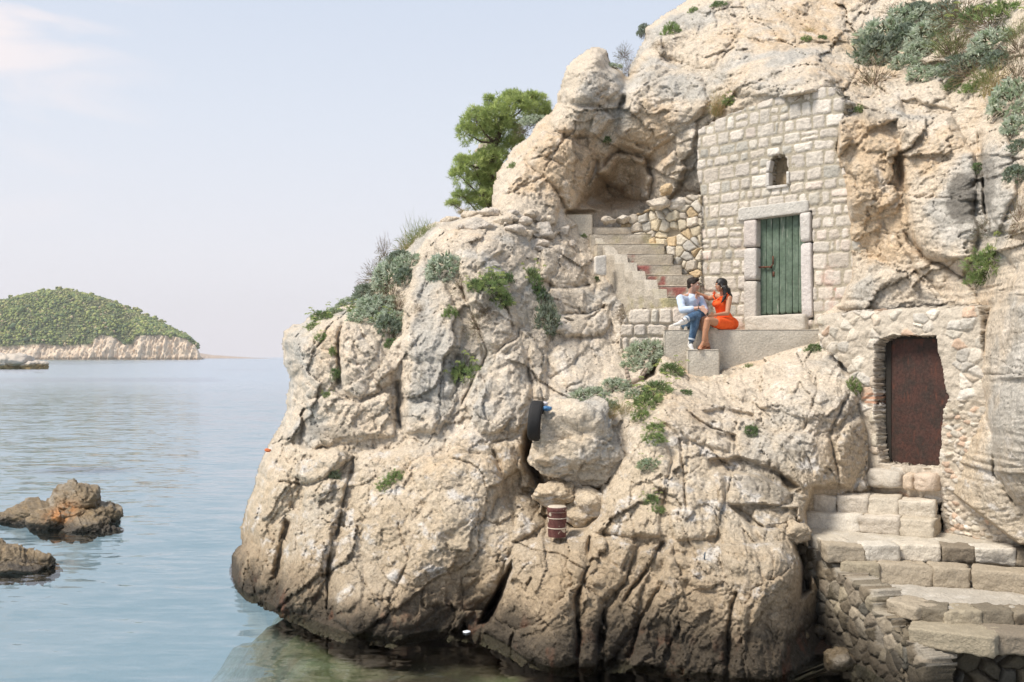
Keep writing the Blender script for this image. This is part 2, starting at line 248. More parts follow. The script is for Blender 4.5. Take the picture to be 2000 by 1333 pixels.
BL = [  # outline, how far it stands out (m), rounding (px), tilt x, tilt y
([(556,640),(600,622),(660,615),(668,650),(660,700),(665,740),(640,770),(600,775),(560,740),(552,690)],.35,26,0,0),
([(664,620),(700,625),(745,665),(768,720),(770,745),(740,770),(700,780),(670,760),(662,690)],.5,24,0,-.1),
([(600,780),(650,765),(700,788),(765,762),(776,830),(768,852),(700,866),(620,878),(592,860),(590,810)],.6,26,0,.3),
([(788,600),(805,520),(840,505),(880,560),(905,640),(885,700),(895,780),(855,850),(795,850),(788,740),(784,680)],.55,34,0,0),
([(560,805),(588,815),(588,870),(612,890),(600,930),(540,950),(505,910),(530,860)],.35,26,0,0),
([(470,1060),(500,950),(560,920),(590,945),(555,1020),(535,1100),(525,1150),(480,1165),(445,1130)],.4,34,0,0),
([(585,882),(660,877),(688,900),(640,938),(600,950),(575,930)],.5,22,0,0),
([(600,955),(650,932),(682,945),(675,1000),(648,1050),(640,1130),(600,1200),(550,1190),(548,1120),(565,1050)],.5,36,0,0),
([(695,905),(720,884),(790,872),(860,882),(960,892),(1000,960),(1015,1050),(965,1150),(900,1230),(780,1260),(700,1240),(655,1210),(650,1100),(675,1020),(695,960)],.6,60,0,.1),
([(962,872),(1018,852),(1035,930),(1058,975),(1062,1025),(1010,1060),(985,1085),(1005,1000)],.55,30,0,0),
([(895,480),(960,490),(1000,560),(1025,700),(1038,775),(1010,845),(940,850),(905,790),(945,700),(915,600)],.55,40,0,0),
([(1050,600),(1075,640),(1068,720),(1070,780),(1040,780),(1030,690)],.3,16,0,0),
([(1060,485),(1110,472),(1150,520),(1135,555),(1090,565),(1055,545)],.5,22,0,.3),
([(1075,562),(1150,556),(1190,590),(1170,602),(1100,618),(1065,600)],.5,20,0,.3),
([(1085,622),(1180,600),(1197,625),(1182,652),(1110,665),(1080,650)],.62,22,0,.2),
([(1090,670),(1180,658),(1210,690),(1230,745),(1180,765),(1110,760),(1072,700)],.35,24,0,0),
([(1120,470),(1160,500),(1222,595),(1240,680),(1212,680),(1185,605),(1142,542)],.3,16,0,0),
([(840,440),(900,430),(985,490),(960,520),(880,500),(830,470)],.35,22,0,0),
([(1000,1062),(1050,1047),(1150,1047),(1145,1110),(1118,1180),(1128,1290),(1060,1310),(990,1260),(945,1240),(983,1130)],.55,40,0,0),
([(1152,1052),(1200,1042),(1238,1060),(1220,1140),(1172,1180),(1162,1300),(1125,1300),(1128,1160)],.6,28,0,0),
([(1244,1065),(1290,1062),(1250,1160),(1235,1230),(1170,1310),(1176,1200),(1220,1140)],.42,22,0,0),
([(1298,1092),(1400,1082),(1440,1160),(1410,1330),(1300,1330),(1225,1310),(1250,1210),(1285,1140)],.5,40,0,0),
([(1405,1062),(1535,1052),(1558,1110),(1562,1240),(1520,1330),(1420,1330),(1425,1180)],.5,40,0,0),
([(1160,1040),(1180,960),(1222,885),(1232,832),(1290,822),(1312,900),(1292,1000),(1290,1050),(1200,1042)],.5,36,0,0),
([(1300,760),(1400,745),(1440,820),(1420,880),(1330,860),(1290,820)],.35,30,0,0),
([(1320,882),(1420,900),(1410,1000),(1400,1050),(1320,1060),(1300,960)],.45,36,0,0),
([(1405,700),(1560,695),(1640,705),(1680,780),(1640,830),(1500,800),(1420,775)],.35,44,0,0),
([(1520,838),(1620,855),(1640,940),(1560,960),(1480,900)],.35,30,0,0),
([(1650,830),(1690,805),(1718,900),(1700,960),(1645,960),(1625,880)],.45,26,0,0),
([(1410,885),(1500,912),(1560,960),(1480,1010),(1415,980)],.35,24,0,0),
([(1470,985),(1560,985),(1568,1020),(1490,1025),(1465,1005)],.5,10,0,0),
([(1105,130),(1145,95),(1185,100),(1215,140),(1222,165),(1180,205),(1110,198),(1090,170)],.6,30,0,0),
([(1085,202),(1180,210),(1205,232),(1170,272),(1110,262),(1065,235)],.6,26,0,.2),
([(1040,255),(1110,265),(1165,300),(1158,370),(1115,412),(1090,380),(1040,330),(1008,300)],.75,34,0,0),
([(962,345),(1010,312),(1060,340),(1100,400),(1085,440),(960,420)],.6,34,0,0),
([(1235,150),(1280,118),(1370,150),(1385,205),(1340,262),(1270,292),(1205,268),(1215,210)],.9,55,0,.2),
([(1240,60),(1350,0),(1420,0),(1450,60),(1390,140),(1290,115)],.5,40,0,0),
([(1400,145),(1500,105),(1600,95),(1650,160),(1560,190),(1440,190)],.45,30,0,0),
([(1455,0),(1650,0),(1660,80),(1560,88),(1455,70)],.45,30,0,0),
([(1160,340),(1200,300),(1255,310),(1268,350),(1262,395),(1225,392),(1190,365)],1.5,26,0,.4),
([(1268,330),(1320,295),(1345,330),(1330,370),(1290,400),(1262,395)],.8,28,0,0),
([(1325,240),(1362,238),(1362,300),(1330,320),(1318,280)],.4,10,0,0),
([(1590,250),(1640,238),(1668,270),(1640,312),(1600,290)],.75,22,0,0),
([(1645,310),(1720,250),(1758,280),(1755,410),(1680,440),(1655,380)],.25,30,0,0),
([(1755,225),(1860,218),(1905,300),(1905,470),(1880,545),(1800,500),(1768,430),(1765,300)],.9,50,0,0),
([(1918,240),(1965,240),(1990,380),(1945,450),(1920,380)],.6,26,0,0),
([(1680,200),(1760,178),(1775,232),(1700,255)],.75,18,0,0),
([(1700,150),(1760,110),(1840,150),(1870,215),(1740,185)],.5,26,0,0),
([(1760,480),(1880,545),(1915,600),(1870,625),(1800,560)],.5,24,0,0),
([(2010,490),(1965,555),(1922,640),(1905,740),(1932,830),(1940,920),(1985,985),(2300,1000),(2300,450)],1.0,60,0,0),
([(1935,490),(1990,400),(2100,380),(2100,500),(2000,540)],.5,30,0,0),
([(1650,560),(1740,522),(1830,560),(1900,625),(1800,615),(1690,612),(1605,602)],.6,26,0,0),
]
CRK = [  # line, width px, depth m
([(670,625),(664,660),(660,700),(664,748)],6,.35),([(772,640),(778,700),(782,760),(784,852)],7,.6),([(598,778),(650,768),(700,786),(768,756)],4,.3),
([(590,868),(650,880),(700,868),(770,852)],5,.35),([(692,898),(668,1000),(645,1080),(640,1190)],5,.4),([(560,1020),(542,1100),(530,1165)],8,.5),
([(552,940),(600,950),(640,936),(690,900)],4,.3),([(1028,690),(1066,790)],5,.3),([(905,560),(950,690),(905,790)],4,.25),([(985,590),(1045,770)],5,.3),
([(1292,1062),(1245,1140),(1195,1200),(1160,1280)],7,.5),([(1240,1045),(1215,1110),(1176,1175),(1162,1270)],7,.5),([(1150,1050),(1146,1110),(1120,1175),(1124,1280)],6,.4),
([(1290,1140),(1250,1215),(1225,1280)],7,.35),([(1325,860),(1335,930),(1342,1000)],4,.3),([(1325,790),(1365,822),(1440,850),(1500,850)],5,.3),([(1375,865),(1430,930),(1500,1000)],3,.2),
([(1912,240),(1917,340),(1930,450)],5,.6),([(1222,150),(1215,200),(1190,250),(1165,320),(1135,392)],6,.6),([(1085,200),(1140,212),(1200,205)],4,.25),([(1060,242),(1110,264),(1170,275)],4,.3),
([(700,632),(740,690),(772,740)],3,.2),([(1385,150),(1440,195),(1360,235)],4,.25),([(1450,0),(1455,70),(1400,140)],5,.3),([(1880,545),(1800,505),(1762,440),(1758,300)],6,.4),
([(1000,1060),(1100,1090),(1148,1120)],3,.2),([(1040,1130),(1010,1190),(1000,1260)],4,.3),([(820,1120),(860,1060),(900,1000)],3,.15),([(760,1180),(800,1100),(780,1020)],4,.2),
([(905,1190),(900,1100),(930,1020)],3,.15),([(1080,622),(1130,628),(1185,600)],4,.35),([(1075,562),(1110,570),(1150,553)],4,.35),([(1640,700),(1660,770),(1620,850),(1640,950)],5,.3),
([(1560,690),(1600,760),(1560,850),(1590,950)],3,.2),([(1905,740),(1925,830),(1938,925),(1985,990)],5,.3),([(1440,820),(1430,900),(1410,1000),(1400,1060)],4,.25),([(1440,1160),(1420,1220),(1415,1300)],5,.3),
([(1040,930),(1010,860),(962,865)],4,.2),([(960,1000),(985,940),(960,880)],3,.15),([(1700,960),(1722,880),(1715,800)],3,.2),
([(1450,960),(1500,985),(1570,985)],3,.2),([(1010,320),(1060,300),(1110,330)],4,.2),([(960,400),(1010,370),(1060,345)],4,.2),([(1760,60),(1690,120),(1640,200)],5,.25)]
REC = [([(1375,893),(1440,888),(1510,912),(1565,952),(1545,968),(1480,935),(1380,918)],.32,9),([(1365,800),(1410,792),(1475,808),(1478,826),(1385,818)],.22,8),([(1415,985),(1470,978),(1560,990),(1562,1034),(1470,1032)],.25,8),([(1395,840),(1440,845),(1442,868),(1400,862)],.18,8),  # hollow outline, depth, feather px
([(1108,418),(1128,375),(1165,332),(1182,292),(1210,275),(1272,300),(1290,312),(1270,345),(1262,400),(1240,425)],.85,40),
([(1018,850),(1040,795),(1058,795),(1060,850),(1062,930),(1085,1000),(1050,960),(1012,905)],1.4,22),
([(1003,1088),(975,1130),(945,1188),(930,1225),(962,1222),(985,1165),(1008,1110)],1.1,16),
([(1240,748),(1268,700),(1295,672),(1284,740),(1262,750)],1.1,14),
([(1538,1050),(1575,1056),(1600,1080),(1590,1160),(1560,1180),(1560,1110)],1.2,18),
([(1060,940),(1180,940),(1180,1010),(1150,1040),(1110,1040),(1060,1000)],.8,25),
([(1730,650),(1840,650),(1850,920),(1725,915)],1.6,10),
]
def depth(U, V, fine=True):
    """distance of the cliff face along each photo ray: broad form, blocks, hollows, cracks, fractures, weathering"""
    B = tps(U, V)
    X = (U-1000)/FP*B; Z = (HOR-V)/FP*B
    wu = fbm(X*1.1, Z*1.1, None, 5, 3, .6)*18; wv = fbm(X*1.1, Z*1.1, None, 5, 40, .6)*18
    u = U+wu; v = V+wv
    sil = sdf_poly(U+wu*.55+4*fbm(X*6, Z*6, None, 3, 66, .6), V+wv*.55+4*fbm(X*6, Z*6, None, 3, 69, .6), OUTL)
    off = np.zeros(U.shape)
    for poly, o, r, tx, ty in BL:
        p = np.array(poly); x0, y0 = p.min(0)-30; x1, y1 = p.max(0)+30
        m = (U > x0) & (U < x1) & (V > y0) & (V < y1)
        if not m.any(): continue
        d = sdf_poly(u[m], v[m], poly); cx, cy = p.mean(0); hx, hy = (p.max(0)-p.min(0))/2
        t = np.clip(d/(r*.62), 0, 1); prof = np.sqrt(np.clip(1-(1-t)**2, 0, 1))
        val = .40*o*prof*(1+tx*(u[m]-cx)/hx+ty*(cy-v[m])/hy)
        off[m] = np.maximum(off[m], val)
    D = B+.25-off
    for poly, o, f in REC:
        p = np.array(poly); x0, y0 = p.min(0)-30; x1, y1 = p.max(0)+30
        m = (U > x0) & (U < x1) & (V > y0) & (V < y1)
        if m.any(): D[m] += o*sstep(0, f, sdf_poly(U[m]+wu[m]*.5, V[m]+wv[m]*.5, poly))
    for pl, wd, dp in CRK:
        p = np.array(pl); x0, y0 = p.min(0)-40; x1, y1 = p.max(0)+40
        m = (U > x0) & (U < x1) & (V > y0) & (V < y1)
        if m.any(): d = dist_line(u[m], v[m], pl); d = d*(.7+.9*np.abs(perlin(X[m]*3, Z[m]*3, seed=37))); D[m] += (.5*dp*np.exp(-(d/(wd*.5))**2)+dp*.08*np.exp(-(d/(wd*3))**2))*sstep(-.25, .15, fbm(X[m]*1.7, Z[m]*1.7, None, 2, 33))
    # fractures: tilted, elongated blocks at falling sizes
    ang = .95+.35*fbm(X*.12, Z*.12, None, 2, 60)
    ca, sa = np.cos(ang), np.sin(ang)
    a = X*ca+Z*sa+.22*fbm(X*1.3, Z*1.3, None, 3, 71); b = -X*sa+Z*ca+.22*fbm(X*1.3, Z*1.3, None, 3, 75)
    f = 0
    smooth = sstep(-.25, .25, fbm(X*.6, Z*.6, None, 3, 81))
    for i, (L, A, kk, st) in enumerate(((1.4, .30, .42, 1.7), (.66, .17, .38, 1.7), (.31, .08, .38, 1.6), (.15, .035, .4, 1.6))):
        h, rid, cr = bulge(a/(L*st)+i*3.1, b/L+i*5.7, seed=i+2, k=kk, s=.85, off=.42)
        amp = A*(1 if i == 0 else .62+.6*(1-smooth))
        f = f+amp*h
        f = f-A*(.22 if i < 2 else .4)*np.exp(-(cr/.04)**2)*(perlin(X*.8, Z*.8, None, 90+i) > -.05)
    ww1 = fbm(X*2.4, Z*2.4, None, 4, 140, .6); ww2 = fbm(X*2.4, Z*2.4, None, 4, 146, .6)
    for i, (L, A, st) in enumerate(((1.05, .135, 1.8), (.5, .085, 1.7), (.24, .046, 1.6), (.12, .022, 1.5), (.06, .009, 1.4))):
        h, ed = cells((a+.16*ww1)/(L*st)+i*7.3, (b+.16*ww2)/L+i*2.9, i+3); msk = 1 if i == 0 else sstep(-.45, .05, fbm(X*.9, Z*.9, None, 3, 150+i))
        f = f+A*h*msk-A*.32*np.exp(-(ed/.03)**2)*msk
    for sp, am, sd_ in ((.42, .075, 1), (.17, .034, 2), (.075, .014, 3)):
        th = .55+.5*fbm(X*.22, Z*.22, None, 2, 110+sd_); q_ = (Z*np.cos(th)+X*np.sin(th)*.8)/sp+1.1*fbm(X*1.4, Z*1.4, None, 4, 115+sd_, .55); t_ = q_-np.floor(q_)
        msk = sstep(-.15, .25, fbm(X*.9+sd_*3, Z*.9, None, 3, 120+sd_)); f = f+am*msk*(np.where(t_ < .9, t_/.9, (1-t_)/.1)-.5)
    f = f+.07*fbm(X*2.2, Z*2.2, None, 4, 50, .55)
    f = f+.05*fbm(a*3.2+.8*wu/18, b*10+.8*wv/18, None, 5, 55, .62, True)*(.35+smooth)
    f = f+.026*fbm(X*17, Z*17, None, 3, 58, .6, True)
    D = D-f*.92-.12
    D = np.where(sil < 45, D+2.3*(1-np.sqrt(np.clip(1-(1-np.clip(sil/45, 0, 1))**2, 0, 1))), D)
    return D, sil
ST = 2.2
us = np.arange(424, 2190, ST); vs_ = np.arange(-110, 1500, ST)
U, V = np.meshgrid(us, vs_)
D, SIL = depth(U, V)
HOLD = []   # (polygon, plane distance function) -> masonry stands in front there; filled before the mesh is made
def plane_dist(p0, p1):
    """distance along photo rays to the vertical plane through two ground points (x, y)"""
    (x0, y0), (x1, y1) = p0, p1; nx, ny = y1-y0, -(x1-x0)
    return lambda u, v: (nx*x0+ny*y0)/(nx*(u-1000)/FP+ny)
def gp(px, Y): return ((px-1000)/FP*Y, Y)
FAC = (gp(1360, 18.75), gp(1690, 16.45))       # the masonry facade with the green door
fac = plane_dist(*FAC)
RUB = (gp(1700, 15.0), gp(1850, 13.95)); rub = plane_dist(*RUB)
def push(poly, fn, back, feather=8):
    d = sdf_poly(U, V, poly); m = d > -feather
    t = sstep(-feather, 2, d[m]); tgt = fn(U[m], V[m])+back
    D[m] = np.where(D[m] < tgt, D[m]*(1-t)+tgt*t, D[m])
push([(1366,250),(1366,640),(1598,640),(1598,612),(1640,590),(1660,540),(1655,420),(1648,370),(1632,320),(1636,270),(1636,205),(1590,185),(1530,195),(1470,215),(1400,240)], fac, .16)
push([(1176,470),(1176,500),(1232,600),(1240,640),(1300,650),(1366,640),(1366,400),(1290,400),(1180,412),(1110,416)], lambda u, v: 0*u+20.6, 0)
push([(1298,646),(1598,646),(1598,665),(1540,680),(1412,720),(1400,728),(1345,722),(1298,690)], lambda u, v: 0*u+17.25, 0, 5)
push([(1600,618),(1700,618),(1855,618),(1850,920),(1700,920),(1702,800),(1690,700),(1600,690)], rub, .25)
push([(1590,955),(1840,955),(1990,1070),(2190,1070),(2190,1500),(1770,1500),(1590,1120),(1575,1000)], lambda u, v: 0*u+14.6, 0)
nr, nc = U.shape
X = (U-1000)/FP*D; Y = D; Z = (HOR-V)/FP*D+CAM_H
grey = np.zeros(U.shape); och = np.zeros(U.shape)
def blob(a, x, y, rx, ry, s): a += s*np.exp(-(((U-x)/rx)**2+((V-y)/ry)**2))
for x, y, rx, ry, s in ((610,680,70,70,.35),(840,620,50,130,.4),(900,720,60,60,.3),(1300,190,90,60,.4),(1870,400,50,70,.6),(1880,300,60,50,.25),(1010,460,60,50,.2),(1500,940,60,50,.25),(1960,400,60,100,.35),(830,820,60,40,.35),(640,830,70,30,.2),(1130,820,60,60,.1),(1980,800,70,200,.25)): blob(grey, x, y, rx, ry, s)
for x, y, rx, ry, s in ((1200,370,80,60,.55),(1700,350,60,110,.6),(1250,290,60,30,.3),(1480,100,90,50,.3),(1020,900,60,80,.3),(1080,330,90,70,.15),(1830,540,80,50,.1),(1620,880,60,60,.2),(1560,60,120,60,.35),(1720,120,80,40,.3),(1740,450,50,60,.4),(1100,300,60,70,.2),(1780,620,70,30,.15),(1700,480,60,60,.3),(800,900,120,30,.15)): blob(och, x, y, rx, ry, s)
for x, y, rx, ry, s in ((1200,370,80,60,.5),(1700,350,60,110,.5),(1050,380,90,70,.25),(1400,760,200,60,.3),(1300,900,120,90,.3)): blob(grey, x, y, rx, ry, -s)
COLC = rock_colour(X, Y, Z, 0, grey, och)
for x, y, rx, ry, s in ((1880,390,34,62,.8),(1925,350,22,60,.5),(1700,225,30,14,.3),(1500,950,60,26,.35),(1530,925,40,16,.3),(640,845,50,18,.4),(905,715,35,30,.4)):   # black lichen stains
    m_ = np.exp(-(((U-x)/rx)**2+((V-y)/ry)**2)); nn = fbm(X*4, Z*4, None, 4, 99, .65); COLC = mixc(COLC, (.10, .09, .075), s*sstep(.35, .6, m_+nn*.5))
inside = (SIL > 0) & (Z > -.15)
vid = np.arange(nr*nc).reshape(nr, nc)
q = inside[:-1, :-1] & inside[1:, :-1] & inside[:-1, 1:] & inside[1:, 1:]
F = np.stack([vid[:-1, :-1][q], vid[1:, :-1][q], vid[1:, 1:][q], vid[:-1, 1:][q]], 1)
P = np.stack([X, Y, Z], -1).reshape(-1, 3); CC = COLC.reshape(-1, 3)
# give the rock its thickness: every open edge is carried back in steps
E = np.concatenate([F[:, [0, 1]], F[:, [1, 2]], F[:, [2, 3]], F[:, [3, 0]]])
key = np.sort(E, 1); kk = key[:, 0].astype(np.int64)*(nr*nc)+key[:, 1]
_, inv, cnt = np.unique(kk, return_inverse=True, return_counts=True); be = E[cnt[inv] == 1]
bv = np.unique(be); mapv = {}; prev = {v: v for v in bv}; allP = [P]; allC = [CC]; Fs = [F]; base = len(P)
cen = np.array([5.0, 26.0, 2.0])
lay = P[bv].copy(); pid = bv.copy()
for s in range(7):
    dirv = np.stack([np.where((bv % nc)*ST+424 > 1480, .9, (cen[0]-lay[:, 0])*.045), np.full(len(lay), .55+.25*s), (cen[2]-lay[:, 2])*.05], 1)
    lay = lay+dirv+np.random.RandomState(s).normal(size=lay.shape)*.03
    nid = base+np.arange(len(bv)); base += len(bv); lut = np.full(nr*nc, -1); lut[bv] = np.arange(len(bv))
    i0 = lut[be[:, 0]]; i1 = lut[be[:, 1]]
    Fs.append(np.stack([pid[i1], pid[i0], nid[i0], nid[i1]], 1)); allP.append(lay.copy()); allC.append(rock_colour(lay[:, 0], lay[:, 1], lay[:, 2])); pid = nid
PA = np.concatenate(allP); FA = np.concatenate(Fs); CA = np.concatenate(allC)
used = np.zeros(len(PA), bool); used[FA.ravel()] = True; re = np.cumsum(used)-1
cliff = mesh_obj('cliff', PA[used], re[FA], M['rock'], cols=CA[used]); tag(cliff, kind='structure')
def surf(px, py):
    """point on the cliff under a photo pixel"""
    i = int(round((py-vs_[0])/ST)); j = int(round((px-us[0])/ST)); i = min(max(i, 0), nr-1); j = min(max(j, 0), nc-1)
    return Vector(P[i*nc+j])
def surf_near(px, py, r=8):
    i = int(round((py-vs_[0])/ST)); j = int(round((px-us[0])/ST)); k = int(r/ST)+1
    sub = D[max(i-k, 0):i+k+1, max(j-k, 0):j+k+1]; return at(px, py, float(np.median(sub)))

# ------------------------------------------------------------------ sea and sea bed
def water():
    m = bpy.data.materials.new('sea_water'); m.use_nodes = True; nt = m.node_tree; nt.nodes.clear(); L = nt.links
    out = N(nt, 'ShaderNodeOutputMaterial'); g = N(nt, 'ShaderNodeBsdfGlossy'); g.inputs['Roughness'].default_value = .03; g.inputs['Color'].default_value = (.93, .96, 1, 1)
    tr = N(nt, 'ShaderNodeBsdfTransparent'); tr.inputs[0].default_value = (.91, .955, .94, 1)
    geo = N(nt, 'ShaderNodeNewGeometry')
    # wave slopes straight from stretched noise, so that distant ripples stay rough instead of averaging flat
    sx_ = N(nt, 'ShaderNodeSeparateXYZ'); L.new(geo.outputs['Position'], sx_.inputs[0]); acc = None
    for sc, rot, a, det in (((.35, .95, 1), 8, (.10, .19, 0), 3), ((1.3, 4.2, 1), -7, (.10, .33, 0), 2), ((4.0, 11, 1), 5, (.06, .17, 0), 2), ((.05, .12, 1), 4, (.03, .05, 0), 2)):
        mpn = N(nt, 'ShaderNodeMapping'); mpn.inputs['Scale'].default_value = sc; mpn.inputs['Rotation'].default_value = (0, 0, R(rot)); L.new(geo.outputs['Position'], mpn.inputs[0])
        nn = N(nt, 'ShaderNodeTexNoise'); nn.inputs['Scale'].default_value = 1; nn.inputs['Detail'].default_value = det; nn.inputs['Distortion'].default_value = .5; nn.inputs['Roughness'].default_value = .5; L.new(mpn.outputs[0], nn.inputs[0])
        sb = N(nt, 'ShaderNodeVectorMath', operation='SUBTRACT'); sb.inputs[1].default_value = (.5, .5, .5); L.new(nn.outputs['Color'], sb.inputs[0])
        mu = N(nt, 'ShaderNodeVectorMath', operation='MULTIPLY'); mu.inputs[1].default_value = a; L.new(sb.outputs[0], mu.inputs[0])
        if acc is None: acc = mu
        else: ad = N(nt, 'ShaderNodeVectorMath', operation='ADD'); L.new(acc.outputs[0], ad.inputs[0]); L.new(mu.outputs[0], ad.inputs[1]); acc = ad
    mr = N(nt, 'ShaderNodeMapRange'); mr.inputs[1].default_value = -5; mr.inputs[2].default_value = 3; mr.inputs[3].default_value = 1.0; mr.inputs[4].default_value = .6; L.new(sx_.outputs['X'], mr.inputs[0])
    sl = N(nt, 'ShaderNodeVectorMath', operation='SCALE'); L.new(acc.outputs[0], sl.inputs[0]); L.new(mr.outputs[0], sl.inputs['Scale'])
    ad = N(nt, 'ShaderNodeVectorMath', operation='ADD'); ad.inputs[1].default_value = (0, 0, 1); L.new(sl.outputs[0], ad.inputs[0])
    nm_ = N(nt, 'ShaderNodeVectorMath', operation='NORMALIZE'); L.new(ad.outputs[0], nm_.inputs[0]); L.new(nm_.outputs[0], g.inputs['Normal'])
    rr_ = N(nt, 'ShaderNodeMapRange'); rr_.inputs[1].default_value = 14; rr_.inputs[2].default_value = 160; rr_.inputs[3].default_value = .03; rr_.inputs[4].default_value = .2; L.new(sx_.outputs['Y'], rr_.inputs[0]); L.new(rr_.outputs[0], g.inputs['Roughness'])
    fr = N(nt, 'ShaderNodeFresnel'); fr.inputs[0].default_value = 1.34; L.new(nm_.outputs[0], fr.inputs['Normal'])
    ms = N(nt, 'ShaderNodeMixShader'); L.new(fr.outputs[0], ms.inputs[0]); L.new(tr.outputs[0], ms.inputs[1]); L.new(g.outputs[0], ms.inputs[2]); L.new(ms.outputs[0], out.inputs[0])
    return m
M['water'] = water()
xs = np.concatenate([-np.geomspace(30, 30000, 40)[::-1], np.linspace(-28, 28, 57), np.geomspace(30, 30000, 40)]); ys = np.concatenate([[-300, -30], np.linspace(-5, 60, 60), np.geomspace(62, 40000, 60)])
gx, gy = np.meshgrid(xs, ys); vv = np.stack([gx.ravel(), gy.ravel(), np.zeros(gx.size)], 1); ii = np.arange(gx.size).reshape(gx.shape)
def gridfaces(ii): return np.stack([ii[:-1, :-1].ravel(), ii[:-1, 1:].ravel(), ii[1:, 1:].ravel(), ii[1:, :-1].ravel()], 1)
o = mesh_obj('sea', vv, gridfaces(ii), M['water']); tag(o, kind='structure')
# sea bed: shallow and stony in the cove, falling away outside
bx, by = np.meshgrid(np.concatenate([[-30000, -3000, -300, -60], np.linspace(-25, 14, 260), [60, 300, 30000]]), np.concatenate([[-300, -20], np.linspace(2, 26, 200), [40, 80, 300, 3000, 40000]]))
shore = np.clip((bx+3.5+np.minimum((by-12)*.22, 1.0)+.9*fbm(bx*.6, by*.6, None, 4, 44))/2.6, -6, 6)
bz = -.5-3.0*np.clip(.35-shore, 0, 4.5)**1.25-.9*sstep(8.5, 6.0, by)+.22*fbm(bx*.7, by*.7, None, 4, 5)
bz = bz-14*sstep(25, 90, np.maximum(np.abs(bx), by)); bz += .06*bulge(bx*2.2, by*2.2, 4)[0]*(np.abs(bx) < 26)
nb = fbm(bx*.55, by*.8, None, 4, 15, .6); nb2 = fbm(bx*5, by*5, None, 3, 18, .6)
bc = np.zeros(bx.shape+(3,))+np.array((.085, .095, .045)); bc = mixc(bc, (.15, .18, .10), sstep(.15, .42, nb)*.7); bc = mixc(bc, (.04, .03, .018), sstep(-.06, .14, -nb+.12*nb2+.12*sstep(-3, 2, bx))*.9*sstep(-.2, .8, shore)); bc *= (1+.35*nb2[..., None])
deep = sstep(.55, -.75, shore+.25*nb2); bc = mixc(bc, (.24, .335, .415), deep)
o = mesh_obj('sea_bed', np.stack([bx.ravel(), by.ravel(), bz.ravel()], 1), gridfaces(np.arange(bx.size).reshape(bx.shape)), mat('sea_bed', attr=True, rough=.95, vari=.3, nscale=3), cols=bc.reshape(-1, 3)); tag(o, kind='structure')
# ------------------------------------------------------------------ masonry tools
def unit(v): return v/np.maximum(np.linalg.norm(v, axis=-1, keepdims=True), 1e-9)
def thicken(P, F, Cc, dirs, jit=0.0):
    """carry every open edge of a sheet back by the given vectors"""
    E = np.concatenate([F[:, [0, 1]], F[:, [1, 2]], F[:, [2, 3]], F[:, [3, 0]]])
    n = len(P); key = np.sort(E, 1).astype(np.int64); kk = key[:, 0]*n+key[:, 1]
    _, inv, cnt = np.unique(kk, return_inverse=True, return_counts=True); be = E[cnt[inv] == 1]; bv = np.unique(be)
    lut = np.full(n, -1); lut[bv] = np.arange(len(bv)); pid = bv; aP = [P]; aF = [F]; aC = [Cc]; base = n; lay = P[bv]
    for k, d in enumerate(dirs):
        lay = lay+np.array(d)+np.random.RandomState(k).normal(size=lay.shape)*jit; nid = base+np.arange(len(bv)); base += len(bv)
        i0 = lut[be[:, 0]]; i1 = lut[be[:, 1]]; aF.append(np.stack([pid[i1], pid[i0], nid[i0], nid[i1]], 1)); aP.append(lay); aC.append(Cc[bv]); pid = nid
    P = np.concatenate(aP); F = np.concatenate(aF); Cc = np.concatenate(aC)
    used = np.zeros(len(P), bool); used[F.ravel()] = True; re = np.cumsum(used)-1
    return P[used], re[F], Cc[used]
class Plane:
    """a vertical wall plane through two ground points; s runs along it, n points to the camera side"""
    def __init__(s_, p0, p1):
        s_.p0 = np.array([p0[0], p0[1]]); d = np.array([p1[0]-p0[0], p1[1]-p0[1]]); s_.L = np.linalg.norm(d); s_.d = d/s_.L
        s_.n = np.array([s_.d[1], -s_.d[0]])
        s_.fn = plane_dist(p0, p1)
        if s_.n@(-s_.p0) < 0: s_.n = -s_.n
    def px(s_, x, y):
        D_ = s_.fn(x, y); q = np.array([(x-1000)/FP*D_, D_])-s_.p0; return q@s_.d, (HOR-y)/FP*D_+CAM_H
    def w(s_, s, z, h=0):
        s = np.asarray(s, float); z = np.asarray(z, float)
        return np.stack([s_.p0[0]+s*s_.d[0]+h*s_.n[0], s_.p0[1]+s*s_.d[1]+h*s_.n[1], z+0*s], -1)
def relief(name, pl, outline, holes, hf, st=.016, thick=.3, parent=None, m=None, rag=.03, back=None):
    o2 = [pl.px(*p) for p in outline]; h2 = [[pl.px(*p) for p in h] for h in holes]
    a = np.array(o2); s0, z0 = a.min(0)-.05; s1, z1 = a.max(0)+.05
    S, Zz = np.meshgrid(np.arange(s0, s1, st), np.arange(z0, z1, st))
    ws = S+rag*fbm(S*5, Zz*5, None, 3, 5, .6); wz = Zz+rag*fbm(S*5, Zz*5, None, 3, 25, .6)
    d = sdf_poly(ws, wz, o2)
    h, c = hf(S, Zz)
    if back: h = h-back*(1-np.sqrt(np.clip(1-(1-np.clip(d/.35, 0, 1))**2, 0, 1)))
    for hh in h2: d = np.minimum(d, -sdf_poly(S, Zz, hh))
    P_ = pl.w(S, Zz, h).reshape(-1, 3); ins = d > 0
    q = ins[:-1, :-1] & ins[1:, :-1] & ins[:-1, 1:] & ins[1:, 1:]; v = np.arange(S.size).reshape(S.shape)
    F_ = np.stack([v[:-1, :-1][q], v[:-1, 1:][q], v[1:, 1:][q], v[1:, :-1][q]], 1)
    n3 = -np.array([pl.n[0], pl.n[1], 0])
    P_, F_, c = thicken(P_, F_, c.reshape(-1, 3), [n3*thick/8]*8, .009)
    return mesh_obj(name, P_, F_, m or M['stone'], parent, cols=c)
